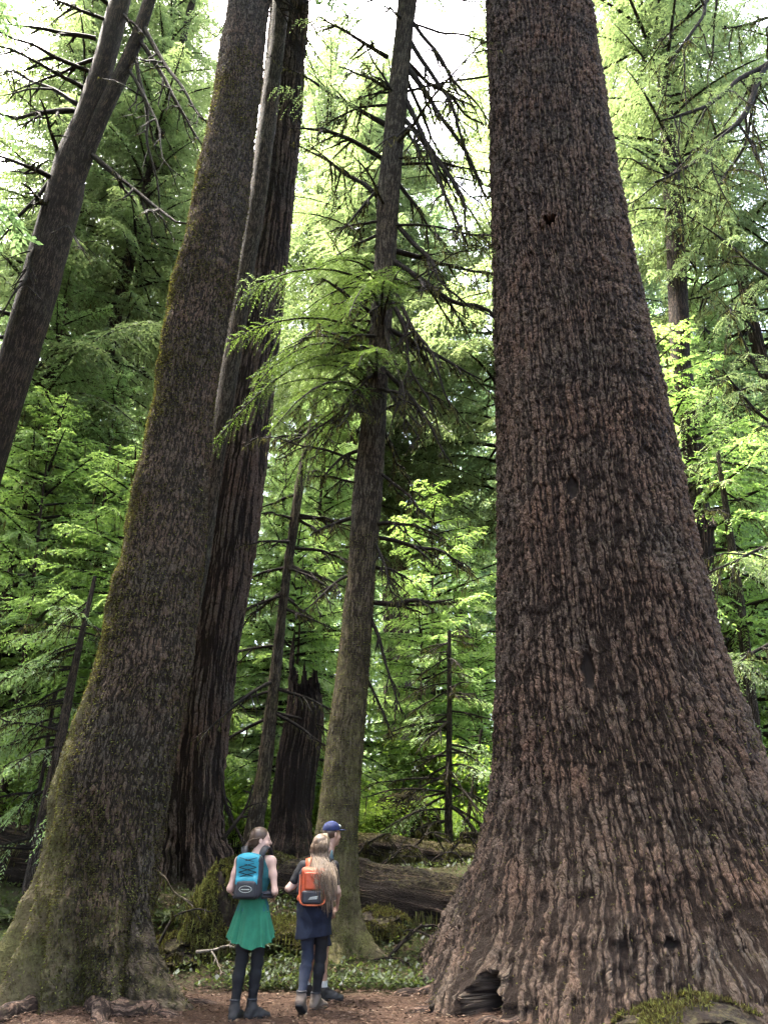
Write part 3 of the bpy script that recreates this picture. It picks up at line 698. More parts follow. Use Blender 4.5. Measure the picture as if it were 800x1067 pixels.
plant('hemlock', xg(60, 19), 19, 0.7, rf, 'hemlock_tree', 'hemlock with wide flat pale green sprays close behind the mossy spruce on its left')
plant('hemlock', xg(-40, 18), 18, 0.95, rf, 'hemlock_tree', 'full green hemlock at the left edge below the forked tree')
plant('understory', xg(440, 24.5), 24.5, 1.0, rf, 'hemlock_tree', 'young green hemlock in the gap between the slender hemlock and the giant fir')
plant('hemlock', xg(275, 20), 20, 0.62, rf, 'hemlock_tree', 'short bright hemlock close behind the thin young hemlock')
plant('canopy', xg(110, 33), 33, 1.25, rf, 'hemlock_tree', 'high hemlock crown filling the sky right of the forked stems', q=1)
plant('canopy', xg(420, 35), 35, 1.3, rf, 'hemlock_tree', 'high hemlock crown at the top of the gap right of the slender hemlock', q=0)
plant('canopy', xg(40, 27), 27, 1.25, rf, 'hemlock_tree', 'high hemlock crown behind the dead limbs at upper left', q=0)
plant('understory', xg(95, 16.2), 16.2, 1.05, rf, 'hemlock_tree', 'young bright hemlock close behind the dark thin young hemlock on the left', q=0)
plant('understory', xg(-5, 17), 17, 1.25, rf, 'hemlock_tree', 'young bright hemlock at the left edge above the brown log', q=1)
plant('understory', xg(50, 20.5), 20.5, 1.5, rf, 'hemlock_tree', 'taller bright young hemlock in the gap left of the mossy spruce', q=0)
plant('understory', xg(300, 19.5), 19.5, 1.0, rf, 'hemlock_tree', 'young bright hemlock behind the snag', q=1)
plant('understory', xg(455, 27), 27, 1.5, rf, 'hemlock_tree', 'bright young hemlock at the back of the gap beside the giant fir', q=0)
plant('understory', xg(785, 16.6), 16.6, 1.5, rf, 'hemlock_tree', 'young bright hemlock low in the gap right of the giant fir', q=1)
plant('high', xg(-25, 23), 23, 1.0, rf, 'hemlock_tree', 'bare stemmed hemlock with its crown at the upper left corner', q=0)
plant('high', xg(660, 25), 25, 1.0, rf, 'hemlock_tree', 'bare stemmed hemlock hidden behind the giant fir, crown at its right', q=1)
plant('canopy', xg(410, 36), 36, 1.35, rf, 'hemlock_tree', 'high hemlock crown directly behind the slender hemlock', q=0)
plant('high', xg(330, 37), 37, 1.25, rf, 'hemlock_tree', 'bare stemmed hemlock with its crown right of the furrowed fir', q=0)
plant('high', xg(270, 40), 40, 1.3, rf, 'hemlock_tree', 'bare stemmed hemlock far behind the furrowed fir, crown just right of it', q=1)
# scattered forest further back
def scatter(n, d0, d1, mind, keys, name, label, group, rng, sc=(0.75, 1.15), pad=5):
    c = 0; tries = 0
    while c < n and tries < 6000:
        tries += 1
        y = math.sqrt(rng.uniform(d0 ** 2, d1 ** 2)); hw = y * 0.56 + pad
        x = rng.uniform(-hw, hw)
        if any((x - a) ** 2 + (y - b) ** 2 < mind ** 2 for a, b in TREES): continue
        px_ = CX + x / y / ct * F_PX
        if 375 < px_ < 520 and y < (23 if keys[0] == 'understory' else 40): continue
        plant(keys[rng.integers(0, len(keys))], x, y, rng.uniform(*sc), rng, name, label, group=group); c += 1
scatter(26, 18, 40, 3.0, ['understory'], 'hemlock_tree', 'one of the small leafy green hemlocks growing between the big trunks in the middle distance', 'middle distance hemlocks', rf, sc=(0.6, 1.15))
scatter(64, 43, 95, 4.2, ['tall', 'drooping', 'tall', 'hemlock'], 'distant_conifer', 'one of the most distant conifers closing off the view', 'most distant conifers', rf, sc=(0.9, 1.35))
for x, y, k_, lb in ((-13.5, 9, 'tall', 'unseen tall conifer added left of the mossy spruce to shade the foreground'), (-17, 14, 'canopy', 'unseen mossy conifer added left of the forked tree to shade the foreground'), (-15, 3.5, 'tall', 'unseen tall conifer added left of the viewpoint to shade the foreground')):  # out-of-view trees added to keep sun off the foreground
    plant(k_, x, y, 1.05, rf, 'conifer_tree', lb)
# forest continued out of view, trees added to cut sky light on trunk fronts
rb = np.random.default_rng(99); cb_ = 0
for tries in range(4000):
    if cb_ >= 30: break
    an = rb.uniform(0.06, 0.94) * 2 * PI - PI / 2 - PI + PI / 2; rr_ = rb.uniform(6, 30)
    x = rr_ * math.sin(an); y = rr_ * math.cos(an) + 1
    if y > 0.2 * abs(x) - 1 or math.hypot(x, y) < 9.5 or any((x - a) ** 2 + (y - b) ** 2 < 4.2 ** 2 for a, b in TREES): continue
    plant(['canopy', 'tall', 'drooping'][cb_ % 3], x, y, rb.uniform(0.85, 1.1), rb, 'conifer_tree', 'one of the unseen conifers added around and behind the viewpoint to block sky light', group='unseen conifers added around the viewpoint'); cb_ += 1
# ------------------------------------------------------------------ ground
def axis(a, b, fa, fb, step, g=1.09):
    mid = list(np.arange(fa, fb + 1e-6, step)); lo = []; s = step; x = fa
    while x > a: s *= g; x -= s; lo.append(x)
    hi = []; s = step; x = fb
    while x < b: s *= g; x += s; hi.append(x)
    return np.array(lo[::-1] + mid + hi)
gxs = axis(-130, 130, -6.5, 5.5, 0.06); gys = axis(-40, 170, 5.5, 16, 0.06)
GX, GY = np.meshgrid(gxs, gys)
GZ = ground(GX, GY)
pn = np.stack([GX, GY, 0 * GX], -1)
pathm = sstep(0.35, -0.25, (GY - 9.85) + 0.35 * fbm(pn * 0.8, 3, 41) )
GZ = GZ + 0.02 * fbm(pn * 4.0, 3, 51) * (1 + (1 - pathm))
t = NT('forest floor')
obj = t.n('ShaderNodeTexCoord').outputs['Object']
pm = t.n('ShaderNodeAttribute', attribute_name='moss').outputs['Fac']
n1 = t.noise(obj, 60, 5, 0.7).outputs['Fac']; n2 = t.noise(obj, 6, 4).outputs['Fac']; n3 = t.noise(obj, 0.7, 4).outputs['Fac']
dirt = t.mix(t.rng(n1, 0.3, 0.72), (0.026, 0.016, 0.011), (0.095, 0.058, 0.040)); dirt = t.mix(t.rng(n2, 0.35, 0.7), dirt, t.mix(0.5, dirt, (0.034, 0.02, 0.014)))
duff = t.mix(t.rng(n1, 0.3, 0.7), (0.018, 0.013, 0.009), (0.055, 0.040, 0.024))
mos = t.mix(t.rng(n1, 0.3, 0.7), (0.018, 0.021, 0.007), (0.048, 0.054, 0.017))
fl = t.mix(t.rng(t.math('ADD', n2, t.math('MULTIPLY', t.math('SUBTRACT', n3, 0.5), 0.8)), 0.38, 0.58), duff, mos)
c = t.mix(pm, fl, dirt)
bs = t.bsdf(c, 0.95, 0.1)
bp = t.n('ShaderNodeBump', {'Height': t.math('ADD', n1, t.math('MULTIPLY', n2, 1.2)), 'Strength': 0.9, 'Distance': 0.04}); t.l(bp.outputs[0], bs.inputs['Normal'])
GROUND_MAT = t.m
a = Acc(); a.add(np.stack([GX, GY, GZ], -1).reshape(-1, 3), grid_quads(len(gys), len(gxs), False), None, 0.5, 0, pathm.ravel())
tag(a.build('forest_floor', GROUND_MAT), kind='structure')

rg = np.random.default_rng(77)
# ---- ground cover: leafy sprigs and moss blades beyond the path
acc = Acc()
n = 110000
x = rg.uniform(-9, 8, n); y = 9.9 + (rg.random(n) ** 1.5) * 9
keep = fbm(np.stack([x, y, 0 * x], -1) * 0.9, 3, 61) > rg.uniform(-0.5, 0.45, n); x, y = x[keep], y[keep]; n = len(x)
z = ground(x, y); P = np.stack([x, y, z + rg.uniform(0, 0.10, n)], -1)
an = rg.uniform(0, 2 * PI, n); d = nrm(np.stack([np.cos(an), np.sin(an), rg.uniform(0.0, 1.1, n)], -1)); L = rg.uniform(0.03, 0.09, n)[:, None]
quads4(acc, P, d * L, nrm(np.cross(d, [0, 0, 1.0])) * L * rg.uniform(0.15, 0.4, (n, 1)), rg.uniform(0, 1, n) , 0)
tag(acc.build('ground_cover', LF_F), 'low green sprigs and moss covering the bank behind the path', None, None, 'stuff')
# ---- litter on the path and the bank: needles, bark chips and twigs
acc = Acc()
n = 60000
x = rg.uniform(-5.5, 5.0, n); y = rg.uniform(7.6, 13.0, n) ; z = ground(x, y) + 0.022
an = rg.uniform(0, 2 * PI, n); d = nrm(np.stack([np.cos(an), np.sin(an), rg.uniform(-0.1, 0.25, n)], -1)); L = rg.uniform(0.012, 0.05, n)[:, None]
quads4(acc, np.stack([x, y, z], -1), d * L, nrm(np.cross(d, [0, 0, 1.0]) + rg.normal(0, .3, (n, 3))) * L * rg.uniform(0.06, 0.4, (n, 1)), rg.uniform(0, 1, n), 0)
for q in range(700):
    x = rg.uniform(-5.5, 5); y = rg.uniform(7.8, 13); z = G(x, y) + .025; an = rg.uniform(0, 2 * PI); L = rg.uniform(.03, .2) * (2 if q % 25 == 0 else 1); dx, dy = math.cos(an) * L, math.sin(an) * L
    tube(acc, [(x, y, z), (x + dx * .5 + rg.normal(0, .01), y + dy * .5, z + rg.uniform(0, .02)), (x + dx, y + dy, G(x + dx, y + dy) + .022)], [rg.uniform(.002, .006), .004, .002], 4, var=float(rg.uniform(0, .8)))
t = NT('forest litter'); v = t.n('ShaderNodeAttribute', attribute_name='var').outputs['Fac']
t.bsdf(t.ramp(v, [(0, (0.016, 0.010, 0.007)), (0.5, (0.045, 0.026, 0.017)), (0.85, (0.08, 0.05, 0.034)), (1, (0.13, 0.10, 0.072))]), 0.9, 0.1)
tag(acc.build('forest_litter', t.m), 'reddish needles bark chips and twig bits strewn over the path', None, None, 'stuff')

# ---- far undergrowth: one bright leafy carpet under the distant trees
acc = Acc(); n = 90000
y = 17.8 + (rg.random(n) ** 1.3) * 32; x = rg.uniform(-1, 1, n) * (y * 0.58 + 2)
hh = np.clip(fbm(np.stack([x, y, 0 * x], -1) * 0.35, 3, 91) + 0.25, 0, 1)
keep = rg.random(n) < 0.15 + hh * 1.6; x, y, hh = x[keep], y[keep], hh[keep]; n = len(x)
P = np.stack([x, y, ground(x, y) + rg.random(n) * (0.15 + 1.1 * hh)], -1)
an = rg.uniform(0, 2 * PI, n); d = nrm(np.stack([np.cos(an), np.sin(an), rg.uniform(-0.5, 0.5, n)], -1)); L = (rg.uniform(0.05, 0.13, n) * (1 + (y - 15) / 40))[:, None]
quads4(acc, P, d * L, nrm(np.cross(d, [0, 0, 1.0]) + rg.normal(0, .25, (n, 3))) * L * 0.3, np.clip(rg.normal(0.55, 0.22, n), 0, 1), 0)
tag(acc.build('undergrowth', LF_S), 'bright green leafy undergrowth under the trees behind the fallen logs', None, None, 'stuff')
# ------------------------------------------------------------------ smaller growth, logs and stumps
rd = np.random.default_rng(314)

def mesh_pts(o):
    me = o.data; n = len(me.vertices); v = np.empty(n * 3, np.float32); me.vertices.foreach_get('co', v)
    nn = np.empty(n * 3, np.float32); me.vertices.foreach_get('normal', nn); m = np.empty(n, np.float32); me.attributes['moss'].data.foreach_get('value', m)
    return v.reshape(-1, 3), nn.reshape(-1, 3), m
def child(par, nm): return [c for c in par.children if c.name.split('.')[0] == nm][0]

LF_MOSSG = leaf_mat('green moss', [(0, (0.028, 0.021, 0.012)), (0.35, (0.048, 0.042, 0.018)), (0.7, (0.072, 0.072, 0.024)), (1, (0.13, 0.14, 0.045))], trans=0.4, tcol=(1, 1, 0.6), tgain=1.3, gloss=0.0)
# moss growing on the trunks
for par, thr, n, zmax, size in ((SPRUCE, 0.38, 52000, 14.0, 0.032), (HEM, 0.34, 11000, 6.0, 0.026), (GIANT, 0.14, 6000, 3.0, 0.03)):
    v, nn, m = mesh_pts(child(par, 'trunk'))
    nz = fbm(v * 2.2, 3, 77)
    ok = (m + 0.55 * nz + 0.35 * rd.normal(0, 1, len(m)) > thr) & (v[:, 2] < zmax) & (nn[:, 1] < 0.35)
    a = Acc(); moss_tufts(a, v[ok], nn[ok], rd, n, size, 0.55); a.build('moss_cover', LF_MOSSG, par)

# ---- slender trees with drooping twigs
def sapling(name, label, rows, D, nb, L, seed, mat=None, leafy=0.6, angs=None, zlo=0.12, zhi=0.97, lf=None, mossy=34, br=0.027, lean=(-0.45, 0.2)):
    rr = np.random.default_rng(seed)
    bx_ = at((rows[-1][1] + rows[-1][2]) / 2, rows[-1][0], D)[0]
    t_ = thing(name, (bx_, D, G(bx_, D)), label, 'tree')
    ztop = z_at(rows[0][0], D)
    _, pf = trunk('trunk', rows, D, mat or BK_SLIM, t_, nt=24, dz=0.08, z_top=ztop, macro=(0.05, 0.004), moss=lambda t, z: 0.25 + 0 * t, seed=seed)
    z0 = G(bx_, D); Bs = []; hs = []; Ls = []; aa = []; bb = []
    for j in range(nb):
        u = rr.uniform(zlo, zhi); zz = z0 + u * (ztop - z0); an = rr.uniform(0, 360) if angs is None else angs[rr.integers(0, len(angs))] + rr.uniform(-35, 35)
        ll = L * rr.uniform(0.5, 1.1) * (1.15 - 0.75 * u)
        d = (math.cos(R_(an)), math.sin(R_(an)), rr.uniform(*lean)); dr = rr.uniform(0.05, 0.3)
        p = on_trunk(pf, zz, an)
        limb(t_, rr, p, d, ll, br * (1.2 - 0.6 * u), droop=dr, subs=8, mossy=mossy, strand=(0.03, 0.13), sub_len=0.42, wig=0.05, depth=1)
        if rr.random() < leafy:
            Bs.append(p); hs.append((d[0], d[1], 0)); Ls.append(ll * 1.05); aa.append(d[2]); bb.append(dr)
    if Bs:
        a = Acc(); foliage(a, rr, np.array(Bs), np.array(hs, float), np.array(Ls), np.array(aa), np.array(bb), bl=8, lsp=0.045, leaf=(0.085, 0.026), sd=0.6, s0=0.25)
        a.build('crown', lf or LF_A, t_)
    return t_, pf

sapling('sapling', 'thin upright young tree with bare drooping twigs in the gap beside the giant fir', [(655, 466, 470), (760, 465, 471), (860, 463, 471), (910, 462, 472)], 18.0, 46, 2.1, 41, leafy=0.35, mossy=44, angs=(0, 180, 20, 200, -20, 160, 270))
sapling('sapling', 'dark thin young hemlock with long drooping side twigs left of the mossy spruce', [(598, 98, 102), (700, 73, 81), (780, 56, 67), (860, 38, 51), (925, 24, 38)], 13.2, 40, 2.1, 43, leafy=0.6, angs=(180, 170, 200, 10, -20, 120, 240), br=.02)
sapling('sapling', 'thin grey young hemlock with mossy drooping twigs in the gap right of the giant fir', [(470, 745, 749), (620, 764, 774), (760, 779, 792), (880, 792, 808)], 15.0, 40, 2.1, 45, leafy=0.8, mossy=40, lf=LF_C)
sapling('sapling', 'very thin leaning stem next to the upright young tree in the gap', [(760, 500, 503), (850, 486, 490), (910, 478, 482)], 18.6, 10, 0.9, 47, leafy=0.5)
sapling('sapling', 'thin bare stem leaning in the shade under the dark young hemlock', [(720, 56, 59), (800, 44, 48), (900, 22, 28)], 13.6, 12, 1.2, 48, leafy=0.3)

# ---- two further trunks that show between the near ones
def far_tree(rows, D, label, q, cz, cs, seed):
    bx_ = at((rows[-1][1] + rows[-1][2]) / 2, rows[-1][0], D)[0]
    t_ = thing('conifer_tree', (bx_, D, G(bx_, D)), label, 'tree')
    _, pf = trunk('trunk', rows, D, BK_FORK, t_, nt=64, dz=0.12, z_top=40, r_top=0.08, moss=lambda t, z: 0.12 + 0 * t, seed=seed)
    o = bpy.data.objects.new('crown', PROTO['high'][q][1]); COL.objects.link(o); o.location = (float(np.interp(22, pf['z'], pf['cx'])), D, cz); o.scale = (cs, cs, cs); o.rotation_euler = (0, 0, seed)
    o.parent = t_; o.matrix_parent_inverse = parent_inv(t_)
far_tree([(0, 685, 694), (100, 686, 698), (200, 691, 709), (300, 696, 715), (370, 699, 718), (600, 727, 748), (880, 756, 790)], 17.0, 'straight pale barked trunk showing above the right shoulder of the giant fir', 1, 2.0, 0.9, 3)
far_tree([(300, 122, 134), (450, 88, 101), (540, 62, 77), (660, 24, 41), (760, -8, 12), (880, -52, -28)], 20.5, 'leaning brown trunk half hidden by foliage left of the mossy spruce', 0, 3.0, 0.8, 5)

# ---- living spray on the slender hemlock, in front of the furrowed fir
a = Acc(); nb_ = 40
zz = rd.uniform(z_at(425, 11.5), z_at(265, 11.5), nb_); an = R_(1) * rd.uniform(110, 290, nb_)
B = np.array([on_trunk(PF_M, z_, math.degrees(q)) for z_, q in zip(zz, an)]); h = np.stack([np.cos(an), np.sin(an), 0 * an], -1); L = rd.uniform(0.9, 2.5, nb_)
ra, dro = rd.uniform(0.0, 0.6, nb_), rd.uniform(0.5, 1.0, nb_)
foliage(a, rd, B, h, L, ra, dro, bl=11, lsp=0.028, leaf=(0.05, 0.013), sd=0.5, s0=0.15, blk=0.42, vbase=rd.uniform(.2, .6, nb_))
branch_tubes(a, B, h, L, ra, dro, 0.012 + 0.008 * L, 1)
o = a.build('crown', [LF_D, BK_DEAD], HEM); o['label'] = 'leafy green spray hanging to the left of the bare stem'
a = Acc(); nb_ = 26
zz = rd.uniform(z_at(330, 11.5), z_at(-60, 11.5), nb_); an = R_(1) * rd.choice([0, 180], nb_) + R_(1) * rd.uniform(-60, 60, nb_)
B = np.array([on_trunk(PF_M, z_, math.degrees(q)) for z_, q in zip(zz, an)]); h = np.stack([np.cos(an), np.sin(an), 0 * an], -1); L = rd.uniform(1.2, 2.6, nb_)
ra, dro = rd.uniform(-.2, 0.3, nb_), rd.uniform(0.3, 0.8, nb_)
foliage(a, rd, B, h, L, ra, dro, bl=5, lsp=0.045, leaf=(0.06, 0.016), sd=0.9, s0=0.35, vbase=rd.uniform(.2, .6, nb_))
a.build('foliage', LF_C, HEM)

# ---- conifer just out of the picture on the right whose mossy limbs reach in
RT = thing('hemlock_tree', (at(905, 700, 13.5)[0], 13.5, G(6, 13.5)), 'hemlock at the right edge whose dark crooked mossy limbs reach in at the upper right', 'tree')
_, PF_R = trunk('trunk', [(0, 822, 846), (200, 838, 864), (500, 872, 902), (900, 930, 966)], 13.5, BK_HEM, RT, nt=80, dz=0.08, z_top=32, r_top=0.08, seed=51)
def polylimb(parent, pts, r, rng, subs=9, dens=30, D=13.5, label=None, sl=0.35):
    P = [at(x, y, D + dd) for x, y, dd in pts]; pts = spline_pts(P, 22); n = len(pts)
    wv = vnoise(np.stack([np.arange(n) * 0.9, np.full(n, rng.uniform(0, 50)), 0 * np.arange(n)], -1), 2)
    ps = [(pts, r * (1 - 0.75 * np.linspace(0, 1, n)) * (1 + 0.3 * wv) + 0.004)]
    Lt = np.linalg.norm(np.diff(pts, axis=0), axis=1).sum()
    for q in range(subs):
        i = rng.integers(2, n - 1); T = nrm(pts[i] - pts[i - 1])
        ps += branch_paths(rng, pts[i], T * rng.uniform(0.2, 1) + rng.normal(0, 0.45, 3) + np.array([0, 0, -rng.uniform(0, .8)]), Lt * sl * rng.uniform(0.3, 1), ps[0][1][i] * 0.55, 0.3, 4, 0.1, 0.5, 0.9, 0, 1, 8)
    a = Acc()
    for j, (p, rr_) in enumerate(ps): tube(a, p, rr_, 7 if j == 0 else 4, 0, uscale=0.02)
    hang_strands(a, ps, rng, dens, (0.04, 0.22), 1, 0.009)
    a.build('branch', [BK_DEAD, LF_MOSS], parent); return ps
def spline_pts(P, n):
    P = np.asarray(P, float); m = len(P); t = np.linspace(0, m - 1, n); i = np.clip(t.astype(int), 0, m - 2); f = (t - i)[:, None]
    Pm = np.concatenate([2 * P[:1] - P[1:2], P, 2 * P[-1:] - P[-2:-1]])
    a, b, c, d = Pm[i], Pm[i + 1], Pm[i + 2], Pm[i + 3]
    return 0.5 * (2 * b + (c - a) * f + (2 * a - 5 * b + 4 * c - d) * f ** 2 + (3 * b - a - 3 * c + d) * f ** 3)
allp = []
for pts, r in (([(835, 30, 0), (800, 66, -.3), (770, 82, -.6), (755, 96, -.8), (736, 110, -1), (712, 119, -1.2), (688, 126, -1.3)], .075), ([(835, 40, 0), (797, 70, -.4), (776, 118, -.8), (748, 146, -1), (734, 162, -1.2), (700, 182, -1.3), (682, 190, -1.4)], .07),
               ([(838, 60, 0), (790, 96, .2), (776, 150, .3), (752, 188, .3), (744, 216, .4)], .05), ([(830, -40, 0), (744, -6, -.6), (732, 17, -.8), (712, 45, -1), (694, 69, -1)], .06), ([(832, 8, 0), (800, 18, -.3), (772, 27, -.5), (752, 30, -.6)], .05),
               ([(850, 310, 0), (795, 284, .3), (750, 248, .6), (712, 222, .8)], .04), ([(870, 470, 0), (800, 438, -.5), (770, 408, -.6), (752, 385, -.8)], .045), ([(860, 420, 0), (800, 400, -.2), (772, 350, -.3), (760, 320, -.4)], .035),
               ([(880, 560, 0), (800, 570, -.5), (765, 585, -.8), (735, 598, -1)], .04), ([(890, 640, 0), (800, 672, -.5), (770, 690, -.8), (748, 700, -1)], .04)):
    allp += [polylimb(RT, pts, r, rd)[0][0]]
a = Acc(); Bs = []; hs = []; Ls = []
for p in allp:
    for q in range(9):
        i = rd.integers(4, len(p)); an = rd.uniform(0, 2 * PI); Bs.append(p[i]); hs.append((math.cos(an), math.sin(an), 0)); Ls.append(rd.uniform(0.5, 1.5))
Bs = np.array(Bs); m = len(Bs)
foliage(a, rd, Bs, np.array(hs, float), np.array(Ls), rd.uniform(-.3, .2, m), rd.uniform(.3, .8, m), bl=7, lsp=0.04, leaf=(0.07, 0.02), sd=0.9, s0=0.1, vbase=rd.uniform(.3, .75, m))
a.build('foliage', LF_C, RT)

# ---- fallen logs
def log(name, label, pts, rad, mat, mossup=0.5, D=None, strands=0, seed=1, k=72, cat='log'):
    rr = np.random.default_rng(seed)
    P = np.array([at(x, y, d) for x, y, d in pts]); n = 110; c = spline_pts(P, n); T = nrm(np.gradient(c, axis=0)); A = nrm(np.cross(T, [0, 0, 1.0] if abs(T[n // 2, 2]) < .8 else [0, 1.0, 0])); Bv = np.cross(A, T)
    th = np.arange(k) / k * 2 * PI; R = np.interp(np.linspace(0, 1, n), np.linspace(0, 1, len(rad)), rad)
    s = np.concatenate([[0], np.cumsum(np.linalg.norm(np.diff(c, axis=0), axis=1))])
    TH, S_ = np.meshgrid(th, s); q = np.stack([np.cos(TH) * 1.6, np.sin(TH) * 1.6, S_ * 1.1], -1)
    Rr = R[:, None] * (1 + 0.30 * fbm(q, 4, seed) + 0.16 * fbm(q * np.array([4, 4, .6]), 3, seed + 5))
    Rr[:2] *= np.array([[0.55], [0.93]]); Rr[-2:] *= np.array([[0.93], [0.55]])
    V = c[:, None] + Rr[..., None] * (np.cos(TH)[..., None] * A[:, None] + np.sin(TH)[..., None] * Bv[:, None])
    N = np.cos(TH)[..., None] * A[:, None] + np.sin(TH)[..., None] * Bv[:, None]
    mo = (mossup * sstep(0.1, 0.75, N[..., 2]) + 0.0).ravel()
    Q = grid_quads(n, k); ru = R.mean() * 2 * PI / k
    ri = np.repeat(np.arange(n - 1), k); ci = np.tile(np.arange(k), n - 1)
    uv = np.stack([np.stack([ci * ru, s[ri]], -1), np.stack([(ci + 1) * ru, s[ri]], -1), np.stack([(ci + 1) * ru, s[ri + 1]], -1), np.stack([ci * ru, s[ri + 1]], -1)], 1).reshape(-1, 2)
    V = V.reshape(-1, 3); V2 = np.concatenate([V, c[:1], c[-1:]]); j = np.arange(k); j2 = (j + 1) % k; o_ = (n - 1) * k
    Qc = np.concatenate([np.stack([np.full(k, len(V)), j2, j, j], -1), np.stack([np.full(k, len(V) + 1), o_ + j, o_ + j2, o_ + j2], -1)])
    a = Acc(); a.add(V2, np.concatenate([Q, Qc]), np.concatenate([uv, np.zeros((8 * k, 2))]), 0.5, 0, np.concatenate([mo, [0, 0]]))
    mid = c[n // 2]
    t_ = thing(name, (mid[0], mid[1], mid[2]), label, cat)
    a.build('trunk', mat, t_)
    a = Acc(); Nf = N.reshape(-1, 3); up = (Nf[:, 2] > 0.25) if (Nf[:, 2] > .25).sum() > 50 else (Nf[:, 1] < .3)
    moss_tufts(a, V[up], Nf[up], rr, int(9000 * mossup), 0.04, 0.1)
    if strands:
        low = (Nf[:, 2] > -0.3) & (Nf[:, 2] < 0.5) & (Nf[:, 1] < 0.2); p = V[low][rr.integers(0, low.sum(), strands)]; L = rr.uniform(.08, .42, (strands, 1)); d = nrm(rr.normal(0, .12, p.shape) + np.array([0, -0.1, -1.0])); w = rr.normal(0, 1, p.shape); w[:, 2] = 0
        quads4(a, p, d * L, nrm(w) * 0.012, rr.uniform(.2, 1, strands), 0, .3)
    a.build('moss_cover', LF_MOSSG, t_)
    return t_
log('fallen_log', 'big mossy fallen log behind the hikers running to the base of the giant fir', [(300, 925, 13.6), (370, 935, 13.0), (430, 945, 12.6), (500, 960, 12.2), (560, 975, 12.0)], [.42, .48, .50, .48, .45], BK_ROT, 0.38, strands=900, seed=3)
log('fallen_log', 'rotten dark log with hanging moss under the upright young tree in the gap', [(345, 880, 16.6), (400, 888, 16.4), (450, 894, 16.4), (520, 898, 16.8)], [.24, .30, .27, .22], BK_ROT, 0.6, strands=2200, seed=5)
log('fallen_log', 'brown fallen log at the left edge of the forest floor', [(-150, 880, 15.2), (-60, 888, 14.6), (0, 894, 14.2), (52, 902, 13.9)], [.5, .52, .5, .46], BK_ROT, 0.12, strands=120, seed=7)
log('fallen_log', 'thin mossy log in the shade below the broken snag', [(232, 905, 13.6), (275, 898, 13.7), (330, 912, 13.5)], [.12, .16, .12], BK_HEM, 0.6, strands=300, seed=9, k=40)
log('tree_stump', 'small upright broken stump in the gap left of the giant fir', [(489, 868, 17.2), (490, 885, 17.2), (491, 912, 17.2)], [.16, .18, .24], BK_ROT, 0.3, strands=80, seed=11, k=40, cat='stump')
log('root_mass', 'dark upturned root mass beyond the rotten log', [(395, 848, 19.5), (425, 850, 19.3), (455, 858, 19.4)], [.3, .5, .25], BK_ROT, 0.5, strands=500, seed=13, k=48, cat='roots')

# ---- moss draped heap left of the women, with arching sticks
def drape(name, label, px, py, D, wx, hz, seed, n=5200, cat='stump'):
    rr = np.random.default_rng(seed); c = at(px, py, D); z0 = G(c[0], D)
    t_ = thing(name, (c[0], D, z0), label, cat)
    nt_, nz_ = 90, 60; u = np.arange(nt_) / nt_ * 2 * PI; vz = np.linspace(-0.15, 1, nz_)
    U, Vz = np.meshgrid(u, vz); q = np.stack([np.cos(U) * 1.3, np.sin(U) * 1.3, Vz * 2], -1)
    prof = np.sqrt(np.clip(1 - np.clip(Vz, 0, 1) ** 2.6, 0.0, 1)) * (1 + .35 * np.exp(-np.maximum(Vz, 0) * 6))
    Rr = prof * (1 + .45 * fbm(q * 1.3, 4, seed)) + .012
    X = c[0] + wx * Rr * np.cos(U); Y = D + wx * .8 * Rr * np.sin(U); Z = z0 + hz * Vz * (1 + .25 * fbm(q * np.array([1, 1, 0]) * .8, 3, seed + 3))
    V = np.stack([X, Y, Z], -1).reshape(-1, 3)
    a = Acc(); a.add(V, grid_quads(nz_, nt_), None, .5, 0, np.full(len(V), .35)); core = a.build('core', BK_ROT, t_)
    v, nn, m = mesh_pts(core)
    a = Acc(); ok = (nn[:, 2] > -.2) & (fbm(v * 3.1, 3, seed) > -.18); moss_tufts(a, v[ok], nn[ok], rr, n, .045, .15)
    p = v[ok][rr.integers(0, ok.sum(), n // 9)]; L = rr.uniform(.04, .26, (len(p), 1)); d = nrm(rr.normal(0, .1, p.shape) + np.array([0, 0, -1.0])); w = rr.normal(0, 1, p.shape); w[:, 2] = 0
    out = nrm(p - np.array([c[0], D, z0 + hz * .3])); quads4(a, p + out * rr.uniform(0, .10, (len(p), 1)), d * L, nrm(w) * .0065, rr.uniform(.2, 1, len(p)), 0, .3)
    a.build('moss_cover', LF_MOSSG, t_); return t_, c, z0
drape('mossy_stump', 'low stump draped with yellow green hanging moss left of the woman in green skirt', 224, 985, 11.3, .34, .88, 3, 12000)
drape('mossy_mound', 'mossy heap of roots between the two women and the fallen log', 300, 1000, 11.6, .5, .26, 5, 6000, 'mound')
drape('mossy_mound', 'low moss heap against the foot of the mossy spruce on its right', 180, 990, 11.2, .45, .24, 7, 5000, 'mound')
drape('mossy_mound', 'shaggy moss heap between the slender hemlock and the fallen stick', 392, 985, 12.0, .42, .30, 9, 6000, 'mound')
drape('mossy_mound', 'brown and green moss covered mound at the bottom right in front of the giant fir', 722, 1066, 7.75, .62, .27, 11, 7000, 'mound')

